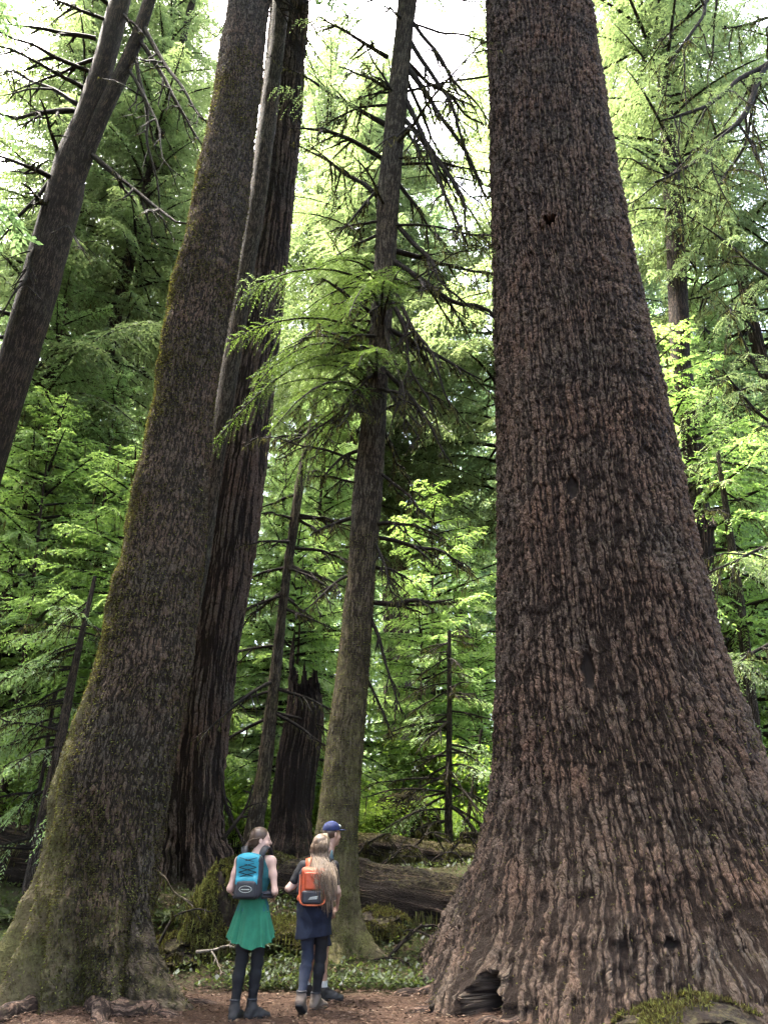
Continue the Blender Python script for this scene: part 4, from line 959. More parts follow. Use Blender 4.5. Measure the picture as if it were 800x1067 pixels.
def stick(label, pts, r, seed, mossy=40, subs=5, mat=None):
    rr = np.random.default_rng(seed)
    P = [at(x, y, d) for x, y, d in pts]; p = spline_pts(P, 18)
    t_ = thing('fallen_branch', P[0], label, 'branch')
    ps = [(p, r * np.linspace(1, .4, 18))]
    for q in range(subs):
        i = rr.integers(3, 17); ps += branch_paths(rr, p[i], nrm(p[i] - p[i - 1]) + rr.normal(0, .7, 3), rr.uniform(.15, .5), r * .45, .2, 2, .1, .5, .5, 0, 1, 6)
    a = Acc()
    for q, (x, y) in enumerate(ps): tube(a, x, y, 6, 0, uscale=.02)
    hang_strands(a, ps, rr, mossy, (.03, .12), 1, .008)
    a.build('wood', [mat or BK_DEAD, LF_MOSSG], t_)
PALEW = bark_mat('weathered stick', 0.012, 0.09, 0.005, (0.27, 0.24, 0.19), (0.17, 0.15, 0.12), (0.06, 0.05, 0.04), moss_amt=0.0, disp=False, bump=.5)
stick('bare forked stick leaning up from the ground near the left root of the giant fir', [(394, 1012, 11.2), (410, 992, 11.2), (425, 976, 11.3), (440, 963, 11.4)], .032, 3, 10)
stick('pale arching mossy stick beside the right edge of the mossy spruce', [(158, 905, 10.6), (172, 915, 10.8), (182, 930, 11.0), (203, 942, 11.2)], .020, 5, 60, 2, PALEW)
stick('curved green mossy stick below the pale arching stick', [(158, 1000, 10.8), (170, 975, 10.8), (182, 955, 10.9), (200, 948, 11)], .024, 7, 120, 3)
stick('pale broken stick lying left of the green skirt', [(205, 992, 10.6), (222, 990, 10.5), (236, 986, 10.4), (250, 980, 10.4)], .022, 9, 10, 4, PALEW)
stick('tangle of dead twigs at the right foot of the furrowed fir', [(230, 800, 13.8), (236, 840, 13.7), (250, 870, 13.6), (262, 885, 13.6)], .035, 11, 30, 9)
stick('pale root bridging the dark hollow behind the woman in green skirt', [(232, 875, 13.4), (245, 858, 13.4), (256, 842, 13.5), (264, 818, 13.5)], .04, 13, 20, 4)
stick('dead twig lying on the bank right of the slender hemlock', [(382, 1003, 11.2), (402, 998, 11.1), (424, 1002, 11.0)], .016, 15, 10, 4)
stick('short broken twig at the foot of the giant fir near its hollow', [(448, 1050, 8.9), (458, 1044, 9.0), (470, 1046, 9.0)], .02, 17, 10, 3)

for q, (px, py, D_) in enumerate(((392, 880, 15.6), (418, 893, 15.4), (440, 884, 15.5), (462, 896, 15.3), (405, 905, 15.0), (478, 888, 15.6))):
    stick('%s dead branch tangled above the big mossy fallen log' % ('long thin', 'crooked dark', 'short forked', 'mossy drooping', 'low broken', 'steep leaning')[q], [(px - 24, py + 16 - 5 * q % 7, D_), (px - 8, py - 2, D_), (px + 10, py - 8 - 4 * (q % 3), D_ - .1), (px + 26, py + 8, D_ - .2)], .03, 60 + q, 60, 11)

# ---- ferns
def fern_mesh(seed):
    rr = np.random.default_rng(seed); a = Acc()
    for q in range(14):
        an = q * 2.4 + rr.uniform(-.3, .3); L = rr.uniform(.45, .8); h = np.array([math.cos(an), math.sin(an), 0]); ri = rr.uniform(.5, 1.1); s = np.linspace(0, 1, 30)
        p = h * (L * s)[:, None] * .8 + np.array([0, 0, 1.0]) * (L * (ri * s - (ri + .15) * .75 * s * s))[:, None]
        tube(a, p, .005 * (1 - .8 * s), 4, 0, cap=False, var=.3)
        T = nrm(np.gradient(p, axis=0)); sd = np.cross(T, [0, 0, 1.0]); sd = nrm(sd)
        for sg in (-1, 1):
            ll = .11 * L / .6 * np.sin(np.clip(s * 1.05 + .08, 0, 1) * PI) ** .6 + .01
            d = nrm(sd * sg + T * .25 + np.array([0, 0, -.25]) + rr.normal(0, .06, p.shape))
            quads4(a, p, d * ll[:, None], T * .011, np.clip(.5 + .3 * (s - .5) + rr.normal(0, .1, 30), 0, 1))
    return a.mesh('fern frond mesh', [LF_F])
FM = [fern_mesh(q) for q in (1, 2)]
fern_spots = [((332, 948), 12.1, 1.0, 'sword fern behind the head high gap between the two women'), ((182, 950), 12.0, .9, 'sword fern in the shade just right of the mossy spruce'), ((318, 985), 11.5, .8, 'grey green fern low beside the orange backpack girl'),
              ((270, 985), 11.2, .7, 'small fern behind the green skirt'), ((20, 955), 12.3, 1.0, 'fern on the bank left of the mossy spruce'), ((-6, 980), 11.4, .9, 'fern cut by the left edge of the picture'), ((400, 955), 12.0, .8, 'fern leaning on the big mossy fallen log')]
for q, ((px, py), D, s_, lb) in enumerate(fern_spots):
    x = at(px, py, D)[0]; o = bpy.data.objects.new('fern', FM[q % 2]); COL.objects.link(o); o.location = (x, D, G(x, D) + .02); o.scale = (s_,) * 3; o.rotation_euler = (0, 0, q * 1.7); tag(o, lb, 'fern')

# ---- leafy shrubs in the light behind the logs
def shrub_mesh(seed):
    rr = np.random.default_rng(seed); a = Acc(); n = 5200
    st = rr.normal(0, 1, (26, 3)) * np.array([.75, .75, .38]) + np.array([0, 0, .85]); k = rr.integers(0, 26, n)
    p = st[k] + rr.normal(0, .24, (n, 3)) * np.array([1, 1, .55]); p[:, 2] = np.abs(p[:, 2])
    an = rr.uniform(0, 2 * PI, n); d = nrm(np.stack([np.cos(an), np.sin(an), rr.uniform(-.7, .35, n)], -1)); L = rr.uniform(.05, .13, n)[:, None]
    quads4(a, p, d * L, nrm(np.cross(d, [0, 0, 1.0]) + rr.normal(0, .3, (n, 3))) * L * .3, np.clip(.5 + .25 * (p[:, 2] - .9) + rr.normal(0, .15, n), 0, 1))
    for c in st: tube(a, spline_pts([(0, 0, -.1), c * np.array([.35, .35, .5]), c], 7), .012 * np.linspace(1, .4, 7), 4, 1, cap=False)
    return a.mesh('shrub leaf mesh', [LF_S, BK_DEAD])
SM = [shrub_mesh(q) for q in (1, 2, 3)]
shr = np.random.default_rng(8); cnt = 0
for px, D, s_ in [(15, 17, 1.0), (40, 20, 1.2), (245, 18, .9), (232, 22, 1.2), (285, 21, 1.3), (340, 20, 1.1), (400, 22, 1.3), (440, 24, 1.4), (500, 23, 1.3), (480, 19.5, .8), (520, 27, 1.6), (395, 19, .8), (-30, 19, 1.2), (830, 17, 1.1), (800, 22, 1.4), (770, 24, 1.4), (270, 26, 1.6), (350, 27, 1.6), (450, 29, 1.7), (60, 25, 1.6)]:
    x = xg(px, D); o = bpy.data.objects.new('shrub', SM[cnt % 3]); COL.objects.link(o); o.location = (x, D, G(x, D)); o.scale = (s_, s_, s_ * shr.uniform(.8, 1.2)); o.rotation_euler = (0, 0, shr.uniform(0, 6)); cnt += 1
    tag(o, 'one of the bright yellow green leafy shrubs in the light behind the fallen logs', 'shrub', 'bright shrubs behind the logs')

# ---- surface roots running out from the two near trunks
def roots(par, cx_, cy_, lst, mat, r0):
    for (x0, y0, x1, y1, r) in lst:
        n = 26; s = np.linspace(0, 1, n); x = x0 + (x1 - x0) * s + .12 * vnoise(np.stack([s * 4 + x0 * 9, 0 * s, 0 * s], -1), 5); y = y0 + (y1 - y0) * s + .12 * vnoise(np.stack([s * 4 + y0 * 9, 0 * s + 3, 0 * s], -1), 6)
        rad = r * (1 - .75 * s) + .008
        z = ground(x, y) + rad * .25 + .05 * vnoise(np.stack([s * 6 + x1 * 5, 0 * s, 0 * s], -1), 9) * s - .08 * s ** 3
        a = Acc(); tube(a, np.stack([x, y, z], -1), rad * (1 + .25 * vnoise(np.stack([s * 9, 0 * s + x0, 0 * s], -1), 4)), 10, 0, moss=.2, uscale=.03); a.build('root', mat, par)
BK_ROOT = bark_mat('root bark', 0.03, 0.08, 0.014, (0.11, 0.07, 0.052), (0.06, 0.04, 0.03), (0.015, 0.01, 0.008), moss_amt=0.05, disp=False, hi=(0.17, 0.125, 0.10))
roots(GIANT, 0, 0, [(1.0, 9.3, 0.15, 8.7, .10), (0.75, 9.9, -0.15, 9.55, .09), (0.85, 9.6, 0.1, 9.2, .06), (1.6, 8.9, 0.75, 8.15, .08), (.7, 10.3, -.2, 10.4, .07)], BK_ROOT, .1)
roots(SPRUCE, 0, 0, [(-2.75, 9.0, -1.75, 8.55, .12), (-2.9, 8.8, -2.3, 8.15, .10), (-2.6, 9.3, -1.6, 9.15, .08), (-3.6, 8.8, -3.9, 8.2, .1)], BK_ROOT, .1)
# ------------------------------------------------------------------ people: one continuous surface from blended limbs
class Field:
    def __init__(s, lo, hi, h):
        s.lo = np.array(lo, float); s.h = h; s.n = np.ceil((np.array(hi) - s.lo) / h).astype(int) + 1
        s.D = np.full(s.n, 1.0, np.float32)
    def _box(s, lo, hi):
        a = np.clip(np.floor((lo - s.lo) / s.h).astype(int), 0, s.n); b = np.clip(np.ceil((hi - s.lo) / s.h).astype(int) + 1, 0, s.n)
        sl = tuple(slice(i, j) for i, j in zip(a, b))
        g = np.meshgrid(*[s.lo[q] + s.h * np.arange(a[q], b[q]) for q in range(3)], indexing='ij')
        return sl, np.stack(g, -1)
    def put(s, sl, d, k, sub=False):
        A = s.D[sl]
        if sub: s.D[sl] = np.maximum(A, -d); return
        if k > 0:
            hh = np.clip(0.5 + 0.5 * (A - d) / k, 0, 1); s.D[sl] = A * (1 - hh) + d * hh - k * hh * (1 - hh)
        else: s.D[sl] = np.minimum(A, d)
    def cap(s, a, b, ra, rb, k=0.02, flat=None, sub=False):
        a = np.array(a, float); b = np.array(b, float); m = max(ra, rb) + 0.06 + k
        sl, P = s._box(np.minimum(a, b) - m, np.maximum(a, b) + m)
        if P.size == 0: return s
        ab = b - a; t = np.clip(((P - a) @ ab) / max(ab @ ab, 1e-9), 0, 1)
        q = P - a - t[..., None] * ab
        if flat is not None:      # (unit axis, factor): squash along an axis
            ax = np.array(flat[0], float); ax /= np.linalg.norm(ax); c = q @ ax
            q = q + ax * (c * (1 / flat[1] - 1))[..., None]
        d = np.linalg.norm(q, axis=-1) - (ra + (rb - ra) * t)
        s.put(sl, d.astype(np.float32), k, sub); return s
    def chain(s, pts, rad, k=0.02, flat=None):
        for i in range(len(pts) - 1): s.cap(pts[i], pts[i + 1], rad[i], rad[i + 1], k, flat)
        return s
    def ell(s, c, r, k=0.02, rot=0.0, tilt=0.0, sub=False):
        c = np.array(c, float); r = np.array(r, float); m = r.max() + 0.06 + k
        sl, P = s._box(c - m, c + m)
        if P.size == 0: return s
        q = P - c
        if rot:
            x = q[..., 0] * math.cos(rot) + q[..., 1] * math.sin(rot); y = -q[..., 0] * math.sin(rot) + q[..., 1] * math.cos(rot); q = np.stack([x, y, q[..., 2]], -1)
        if tilt:
            y = q[..., 1] * math.cos(tilt) + q[..., 2] * math.sin(tilt); z = -q[..., 1] * math.sin(tilt) + q[..., 2] * math.cos(tilt); q = np.stack([q[..., 0], y, z], -1)
        k0 = np.linalg.norm(q / r, axis=-1); k1 = np.linalg.norm(q / (r * r), axis=-1)
        d = k0 * (k0 - 1) / np.maximum(k1, 1e-6)
        s.put(sl, d.astype(np.float32), k, sub); return s
    def rbox(s, c, r, rd, k=0.01, rot=0.0, tilt=0.0):
        c = np.array(c, float); r = np.array(r, float); m = np.linalg.norm(r) + 0.05
        sl, P = s._box(c - m, c + m); q = P - c
        x = q[..., 0] * math.cos(rot) + q[..., 1] * math.sin(rot); y = -q[..., 0] * math.sin(rot) + q[..., 1] * math.cos(rot)
        z = q[..., 2]; y, z = y * math.cos(tilt) + z * math.sin(tilt), -y * math.sin(tilt) + z * math.cos(tilt)
        q = np.abs(np.stack([x, y, z], -1)) - (r - rd)
        d = np.linalg.norm(np.maximum(q, 0), axis=-1) + np.minimum(q.max(-1), 0) - rd
        s.put(sl, d.astype(np.float32), k); return s
    def clip(s, nrm_, off):
        """keep where p.n <= off"""
        n = np.array(nrm_, float); n /= np.linalg.norm(n)
        g = [s.lo[q] + s.h * np.arange(s.n[q]) for q in range(3)]
        d = g[0][:, None, None] * n[0] + g[1][None, :, None] * n[1] + g[2][None, None, :] * n[2] - off
        s.D = np.maximum(s.D, d.astype(np.float32)); return s
    def wrinkle(s, amp, fx, seed=0):
        g = np.meshgrid(*[s.lo[q] + s.h * np.arange(s.n[q]) for q in range(3)], indexing='ij')
        near = np.abs(s.D) < 0.03
        P = np.stack([x[near] for x in g], -1) * np.array(fx)
        s.D[near] += (amp * fbm(P, 3, seed)).astype(np.float32); return s
    def mesh(s):
        D = s.D; D[[0, -1]] = 1; D[:, [0, -1]] = 1; D[:, :, [0, -1]] = 1
        ins = D < 0
        c = [ins[i:D.shape[0] - 1 + i, j:D.shape[1] - 1 + j, k:D.shape[2] - 1 + k] for i in (0, 1) for j in (0, 1) for k in (0, 1)]
        cnt = sum(x.astype(np.int8) for x in c); act = (cnt > 0) & (cnt < 8)
        I = np.argwhere(act); idx = np.full(act.shape, -1, np.int64); idx[act] = np.arange(len(I))
        corner = [(i, j, k) for i in (0, 1) for j in (0, 1) for k in (0, 1)]
        val = np.stack([D[I[:, 0] + i, I[:, 1] + j, I[:, 2] + k] for i, j, k in corner], -1)
        acc = np.zeros((len(I), 3)); w = np.zeros(len(I))
        for a in range(8):
            for b in range(a + 1, 8):
                if sum(abs(np.array(corner[a]) - np.array(corner[b]))) != 1: continue
                m = (val[:, a] < 0) != (val[:, b] < 0)
                t = val[m, a] / (val[m, a] - val[m, b])
                acc[m] += np.array(corner[a]) + t[:, None] * (np.array(corner[b]) - np.array(corner[a])); w[m] += 1
        V = s.lo + (I + acc / w[:, None]) * s.h
        Q = []
        for ax in range(3):
            o = [q for q in range(3) if q != ax]
            sl0 = [slice(1, n - 1) for n in D.shape]; sl1 = list(sl0); sl0[ax] = slice(0, D.shape[ax] - 1); sl1[ax] = slice(1, D.shape[ax])
            A = ins[tuple(sl0)]; B = ins[tuple(sl1)]
            E = np.argwhere(A != B)
            if len(E) == 0: continue
            base = E.copy(); base[:, o[0]] += 1; base[:, o[1]] += 1
            fl = A[tuple(E.T)]
            def cell(d0, d1):
                q = base.copy(); q[:, o[0]] += d0; q[:, o[1]] += d1; return idx[tuple(q.T)]
            q = np.stack([cell(-1, -1), cell(0, -1), cell(0, 0), cell(-1, 0)], -1)
            if ax == 1: fl = ~fl
            q[~fl] = q[~fl][:, ::-1]
            Q.append(q)
        Q = np.concatenate(Q); Q = Q[(Q >= 0).all(1)]
        return V, Q

def field_obj(f, name, mats, parent, region=None):
    V, Q = f.mesh()
    mi = 0
    if region is not None: mi = region(V[Q].mean(1))
    a = Acc(); a.add(V, Q, None, 0.5, mi)
    return a.build(name, mats, parent)

SKIN = cloth_mat('skin', (0.2992, 0.1768, 0.1292), 0.55, 120, 0.05, 0.35)
SKIN_PALE = cloth_mat('pale skin', (0.3536, 0.2312, 0.1836), 0.55, 120, 0.05, 0.35)
def hair_mat(name, stops):
    t = NT(name); v = t.n('ShaderNodeAttribute', attribute_name='var').outputs['Fac']
    t.bsdf(t.ramp(v, stops), 0.45, 0.4); return t.m
HAIR_BROWN = hair_mat('brown hair', [(0, (0.0204, 0.0116, 0.0068)), (1, (0.0748, 0.0442, 0.0272))])
HAIR_BLOND = hair_mat('blond hair', [(0, (0.045, 0.028, 0.017)), (0.5, (0.10, 0.066, 0.041)), (1, (0.20, 0.145, 0.092))])
EYE = cloth_mat('eye dark', (0.0136, 0.0102, 0.0082), 0.2, 50, 0.0, 0.5)
TEAL = cloth_mat('teal fabric', (0.0082, 0.1496, 0.2040), 0.6, 300, 0.25, 0.3)
TEAL2 = cloth_mat('dark teal knit', (0.0136, 0.0680, 0.0782), 0.8, 240, 0.3)
GREENC = cloth_mat('green skirt cloth', (0.014, 0.098, 0.056), 0.8, 240, 0.25)
BLACKC = cloth_mat('black stretch cloth', (0.0082, 0.0082, 0.0095), 0.75, 300, 0.2)
CHAR = cloth_mat('charcoal nylon', (0.0150, 0.0156, 0.0190), 0.6, 300, 0.25, 0.3)
ORANGE = cloth_mat('orange nylon', (0.3400, 0.0578, 0.0204), 0.55, 300, 0.25, 0.3)
ORANGE2 = cloth_mat('orange piping', (0.4216, 0.1020, 0.0408), 0.6, 300, 0.1, 0.3)
NAVY = cloth_mat('navy cloth', (0.007, 0.009, 0.018), 0.85, 240, 0.3)
DENIM = cloth_mat('blue grey denim', (0.017, 0.021, 0.034), 0.85, 420, 0.35)
SKYC = cloth_mat('grey blue cotton', (0.0680, 0.1088, 0.1360), 0.85, 240, 0.3)
WHITEC = cloth_mat('white knit', (0.4216, 0.4284, 0.4488), 0.85, 300, 0.3)
GREYB = cloth_mat('grey boot suede', (0.022, 0.021, 0.021), 0.8, 160, 0.3)
TANB = cloth_mat('tan shoe suede', (0.080, 0.062, 0.050), 0.8, 160, 0.3)
SOLE = cloth_mat('dark rubber sole', (0.0136, 0.0136, 0.0136), 0.7, 90, 0.4)
BLUEC = cloth_mat('blue cap cloth', (0.012, 0.018, 0.06), 0.8, 240, 0.2)
PALEP = cloth_mat('pale print', (0.2856, 0.3060, 0.2720), 0.6, 100, 0.1)

LO, HI = (-0.55, -0.5, -0.02), (0.55, 0.55, 1.95)

def rotz(p, a):
    p = np.asarray(p, float); c, s_ = math.cos(a), math.sin(a)
    return np.stack([p[..., 0] * c - p[..., 1] * s_, p[..., 0] * s_ + p[..., 1] * c, p[..., 2]], -1)

def hand(f, wrist, elbow, palm_n, curl, mirror=1, size=1.0, k=0.006):
    """palm, four unequal bent fingers, and a thumb from the side of the palm"""
    d = nrm(np.asarray(wrist) - np.asarray(elbow)); n = np.asarray(palm_n, float); n = nrm(n - d * (n @ d)); sd = np.cross(d, n) * mirror
    w = np.asarray(wrist, float); S = size
    f.cap(w, w + d * 0.075 * S, 0.024 * S, 0.034 * S, 0.012, flat=(n, 0.48))
    for i, (o, L) in enumerate(((-0.030, 0.068), (-0.010, 0.078), (0.010, 0.073), (0.029, 0.058))):
        p = w + d * 0.085 * S + sd * o * S; q = d.copy(); nn = n.copy(); r = 0.0088 * S
        f.cap(w + d * 0.04 * S + sd * o * 0.8 * S, p, 0.010 * S, r, k)
        for j, fr in enumerate((0.45, 0.32, 0.23)):
            a = curl * (0.8 + 0.3 * j); q = q * math.cos(a) + n * math.sin(a) if j == 0 else q * math.cos(a) + nn * math.sin(a)
            q = nrm(q); nn = nrm(n - q * (n @ q)) if abs(n @ q) < 0.98 else nrm(-d)
            p2 = p + q * L * fr * S; f.cap(p, p2, r, r * 0.88, k * 0.5); p = p2; r *= 0.88
    b = w + d * 0.022 * S - sd * 0.024 * S; t1 = nrm(d * 0.62 - sd * 0.65 + n * 0.35)
    p1 = b + t1 * 0.042 * S; p2 = p1 + nrm(t1 + d * 0.5 + n * 0.5 * curl + sd * 0.35 * curl) * 0.032 * S
    f.cap(b, p1, 0.013 * S, 0.0105 * S, 0.008); f.cap(p1, p2, 0.0105 * S, 0.0085 * S, 0.004)

def head(f, c, yaw, H=1.0, male=False):
    """cranium, jaw, brow, nose, lips and ears; the face looks along +Y before the yaw"""
    c = np.array(c, float)
    def P(x, y, z): return c + rotz(np.array([x, y, z]) * H, yaw)
    f.ell(P(0, -0.012, 0.035), np.array((0.074, 0.094, 0.086)) * H, 0.02, rot=yaw)
    f.ell(P(0, 0.022, -0.035), np.array((0.058, 0.068, 0.080)) * H, 0.03, rot=yaw)
    f.ell(P(0, 0.060, -0.092), np.array((0.026, 0.022, 0.020)) * H, 0.02, rot=yaw)
    f.cap(P(-0.03, 0.078, 0.022), P(0.03, 0.078, 0.022), 0.012 * H, 0.012 * H, 0.015)
    f.cap(P(0, 0.084, 0.012), P(0, 0.104, -0.030), 0.008 * H, 0.0125 * H, 0.010)
    f.ell(P(0, 0.086, -0.060), np.array((0.024, 0.011, 0.0065)) * H, 0.006, rot=yaw)
    f.ell(P(0, 0.084, -0.071), np.array((0.021, 0.011, 0.0065)) * H, 0.006, rot=yaw)
    for s_ in (-1, 1):
        f.ell(P(s_ * 0.031, 0.083, 0.002), np.array((0.015, 0.012, 0.010)) * H, 0, rot=yaw, sub=True)
        f.ell(P(s_ * 0.031, 0.073, 0.002), np.array((0.013, 0.012, 0.011)) * H, 0.002, rot=yaw)
        f.ell(P(s_ * 0.075, -0.008, -0.008), np.array((0.008, 0.019, 0.030)) * H, 0.006, rot=yaw)
        f.ell(P(s_ * 0.046, 0.055, -0.030), np.array((0.020, 0.022, 0.02)) * H, 0.02, rot=yaw)
    return P

def torso_prims(f, J, g=0.0, female=True, k=0.05):
    w = 1.0
    f.ell(J['pelvis'], (0.160 + g, 0.112 + g, 0.125 + g), k)
    f.ell(J['pelvis'] + np.array([0, -0.045, -0.045]), (0.135 + g, 0.085 + g, 0.09 + g), k)
    f.cap(J['pelvis'] + np.array([0, 0, 0.08]), J['waist'], 0.115 + g, 0.108 + g, k, flat=((0, 1, 0), 0.82))
    f.cap(J['waist'], J['chest'], 0.112 + g, 0.138 + g, k, flat=((0, 1, 0), 0.78))
    f.ell(J['chest'] + np.array([0, 0, 0.03]), (0.152 + g, 0.110 + g, 0.16 + g), k)
    sl, sr = J['shl'], J['shr']; mid = (sl + sr) / 2
    f.cap(sl * 0.8 + mid * 0.2, sr * 0.8 + mid * 0.2, 0.056 + g, 0.056 + g, k)
    f.cap(mid + (J['neck'] - mid) * 0.1, J['neck'] , 0.085 + g, 0.055 + g, k, flat=((0, 1, 0), 0.8))

def arm_prims(f, sh, el, wr, g=0.0, s=1.0, upto=1.0, k=0.03):
    s = s * s * (0.97 if s < 1 else 1)
    f.ell(sh, np.array((0.050, 0.050, 0.052)) * s + g, k)
    m = sh * 0.55 + el * 0.45
    f.chain([sh, m, el], [0.046 * s + g, 0.043 * s + g, 0.035 * s + g], k)
    if upto >= 1:
        q = el * 0.7 + wr * 0.3
        f.chain([el, q, wr], [0.036 * s + g, 0.037 * s + g, 0.025 * s + g], k)

def leg_prims(f, hp, kn, an, g=0.0, s=1.0, k=0.03, lo=None):
    m = hp * 0.6 + kn * 0.4
    f.chain([hp, m, kn], [0.088 * s + g, 0.076 * s + g, 0.052 * s + g], k)
    back = np.cross(nrm(an - kn), [1, 0, 0]); back = nrm(back) if back[1] < 0 else nrm(-back)
    c = kn * 0.66 + an * 0.34 + back * 0.014
    f.chain([kn, c, an], [0.050 * s + g, 0.054 * s + g, 0.035 * s + g], k)

def foot_prims(f, an, fwd, pitch=0.0, g=0.0, ln=0.25):
    """heel, instep and toes; fwd horizontal heading, pitch = heel raised"""
    fw = np.array([fwd[0], fwd[1], 0.0]); fw = nrm(fw); up = np.array([0, 0, 1.0])
    def M(a, b): return an + (fw * math.cos(pitch) - up * math.sin(pitch)) * a + (up * math.cos(pitch) + fw * math.sin(pitch)) * b
    f.cap(M(0, 0), M(-0.035, -0.055), 0.036 + g, 0.032 + g, 0.02)
    f.cap(M(0, -0.02), M(ln * 0.42, -0.058), 0.036 + g, 0.031 + g, 0.03)
    f.cap(M(-0.03, -0.062), M(ln * 0.45, -0.066), 0.029 + g, 0.034 + g, 0.02, flat=(up, 0.85))
    f.cap(M(ln * 0.45, -0.066), M(ln * 0.66, -0.072), 0.034 + g, 0.026 + g, 0.02, flat=(up, 0.75))
    return M

def standing(hw=0.085):
    A = lambda *p: np.array(p, float)
    return dict(pelvis=A(0, 0, .94), waist=A(0, 0.005, 1.08), chest=A(0, 0, 1.24), neck=A(0, 0.0, 1.455), head=A(0, 0.02, 1.585),
                shl=A(-.172, -0.01, 1.385), shr=A(.172, -0.01, 1.385), ell=A(-.225, -.04, 1.12), elr=A(.225, -.04, 1.12), wrl=A(-.16, .17, 1.02), wrr=A(.16, .17, 1.02),
                hpl=A(-hw, 0, .90), hpr=A(hw, 0, .90), knl=A(-hw, 0.02, .49), knr=A(hw, 0.02, .49), anl=A(-hw, -0.01, .095), anr=A(hw, -0.01, .095))

def body(J, parent, skin, yaw, male=False, hands=True, curl=(0.45, 0.45), palms=((0.6, 0.1, -0.3), (-0.6, 0.1, -0.3)), feet=((0, 1, 0), (0, 1, 0)), pitch=(0, 0), s=1.0, name='body'):
    f = Field(LO, HI, 0.0065)
    torso_prims(f, J, -0.004); arm_prims(f, J['shl'], J['ell'], J['wrl'], s=s); arm_prims(f, J['shr'], J['elr'], J['wrr'], s=s)
    leg_prims(f, J['hpl'], J['knl'], J['anl'], s=s); leg_prims(f, J['hpr'], J['knr'], J['anr'], s=s)
    foot_prims(f, J['anl'], feet[0], pitch[0]); foot_prims(f, J['anr'], feet[1], pitch[1])
    nb = J['neck'] + np.array([0, 0, -0.06])
    f.cap(nb, J['head'] + np.array([0, -0.01, -0.05]), 0.058 if not male else .064, 0.05 if not male else .058, 0.03)
    P = head(f, J['head'], yaw, 1.0 if not male else 1.04, male)
    if hands:
        hand(f, J['wrl'], J['ell'], palms[0], curl[0], 1); hand(f, J['wrr'], J['elr'], palms[1], curl[1], -1)
    o = field_obj(f, name, skin, parent)
    a = Acc()
    for s_ in (-1, 1):      # irises on the eyeballs
        c = P(s_ * 0.031, 0.0845, 0.002); th = np.linspace(0, 2 * PI, 9)[:-1]
        tube(a, [c - rotz((0, .004, 0), yaw), c + rotz((0, .0012, 0), yaw)], [0.006, 0.005], 8)
    a.build('eyes', EYE, parent)
    return o, P

def shell(parent, name, mat, prims, clips=(), wr=0.0, h=0.0065, fx=(9, 9, 14), seed=2, neck=None):
    f = Field(LO, HI, h); prims(f)
    if neck is not None: f.cap(neck[0], neck[0] + np.array([0, 0, 0.12]), neck[1], neck[1], 0, sub=True)
    if wr: f.wrinkle(wr, fx, seed)
    for n, o in clips: f.clip(n, o)
    return field_obj(f, name, mat, parent)

def ribbon(acc, pts, w, th, nrm_dir, mi=0):
    """flat webbing along pts, width w, with real thickness"""
    pts = np.asarray(pts, float); n = len(pts); T = nrm(np.gradient(pts, axis=0)); N = np.broadcast_to(np.asarray(nrm_dir, float), pts.shape)
    N = nrm(N - T * (N * T).sum(-1, keepdims=True)); S = np.cross(T, N)
    V = np.stack([pts + S * w / 2 - N * th / 2, pts - S * w / 2 - N * th / 2, pts - S * w / 2 + N * th / 2, pts + S * w / 2 + N * th / 2], 1).reshape(-1, 3)
    Q = grid_quads(n, 4); acc.add(V, Q, None, 0.5, mi)
    acc.add(V[[0, 1, 2, 3]], [[0, 1, 2, 3]], None, 0.5, mi); acc.add(V[[-4, -3, -2, -1]], [[3, 2, 1, 0]], None, 0.5, mi)

def spline(P, n=24):
    P = np.asarray(P, float); m = len(P); t = np.linspace(0, m - 1, n); i = np.clip(t.astype(int), 0, m - 2); f = (t - i)[:, None]
    Pm = np.concatenate([2 * P[:1] - P[1:2], P, 2 * P[-1:] - P[-2:-1]])
    a, b, c, d = Pm[i], Pm[i + 1], Pm[i + 2], Pm[i + 3]
    return 0.5 * (2 * b + (c - a) * f + (2 * a - 5 * b + 4 * c - d) * f ** 2 + (3 * b - a - 3 * c + d) * f ** 3)

def hair_locks(acc, roots, ctrl, rng, r=0.006, n=10, jit=0.012, k=4):
    for p, c in zip(roots, ctrl):
        pts = spline(np.concatenate([[p], c]), n) + np.linspace(0, 1, n)[:, None] * rng.normal(0, jit, 3)
        pts = pts + 0.006 * np.stack([vnoise(np.stack([np.linspace(0, 3, n) + rng.uniform(0, 40), 0 * pts[:, 0], 0 * pts[:, 0] + q], -1), 7) for q in range(3)], -1)
        tube(acc, pts, r * np.linspace(1.0, 0.35, n) * rng.uniform(0.7, 1.3), k, 0, var=float(rng.uniform(0, 1)))

def place(o, px, D, yaw=0.0, H=1.0):
    x = xg(px, D); z = G(x, D)
    # refine so the foot lands on this pixel column
    for _ in range(3): x = (px - CX) / F_PX * zcam((x, D, z))
    o.location = (x, D, G(x, D)); return o

def person(px, D, label, H=1.0, yaw=0.0):
    t = thing('person', (0, 0, 0), label, 'person'); return t, px, D, H, yaw

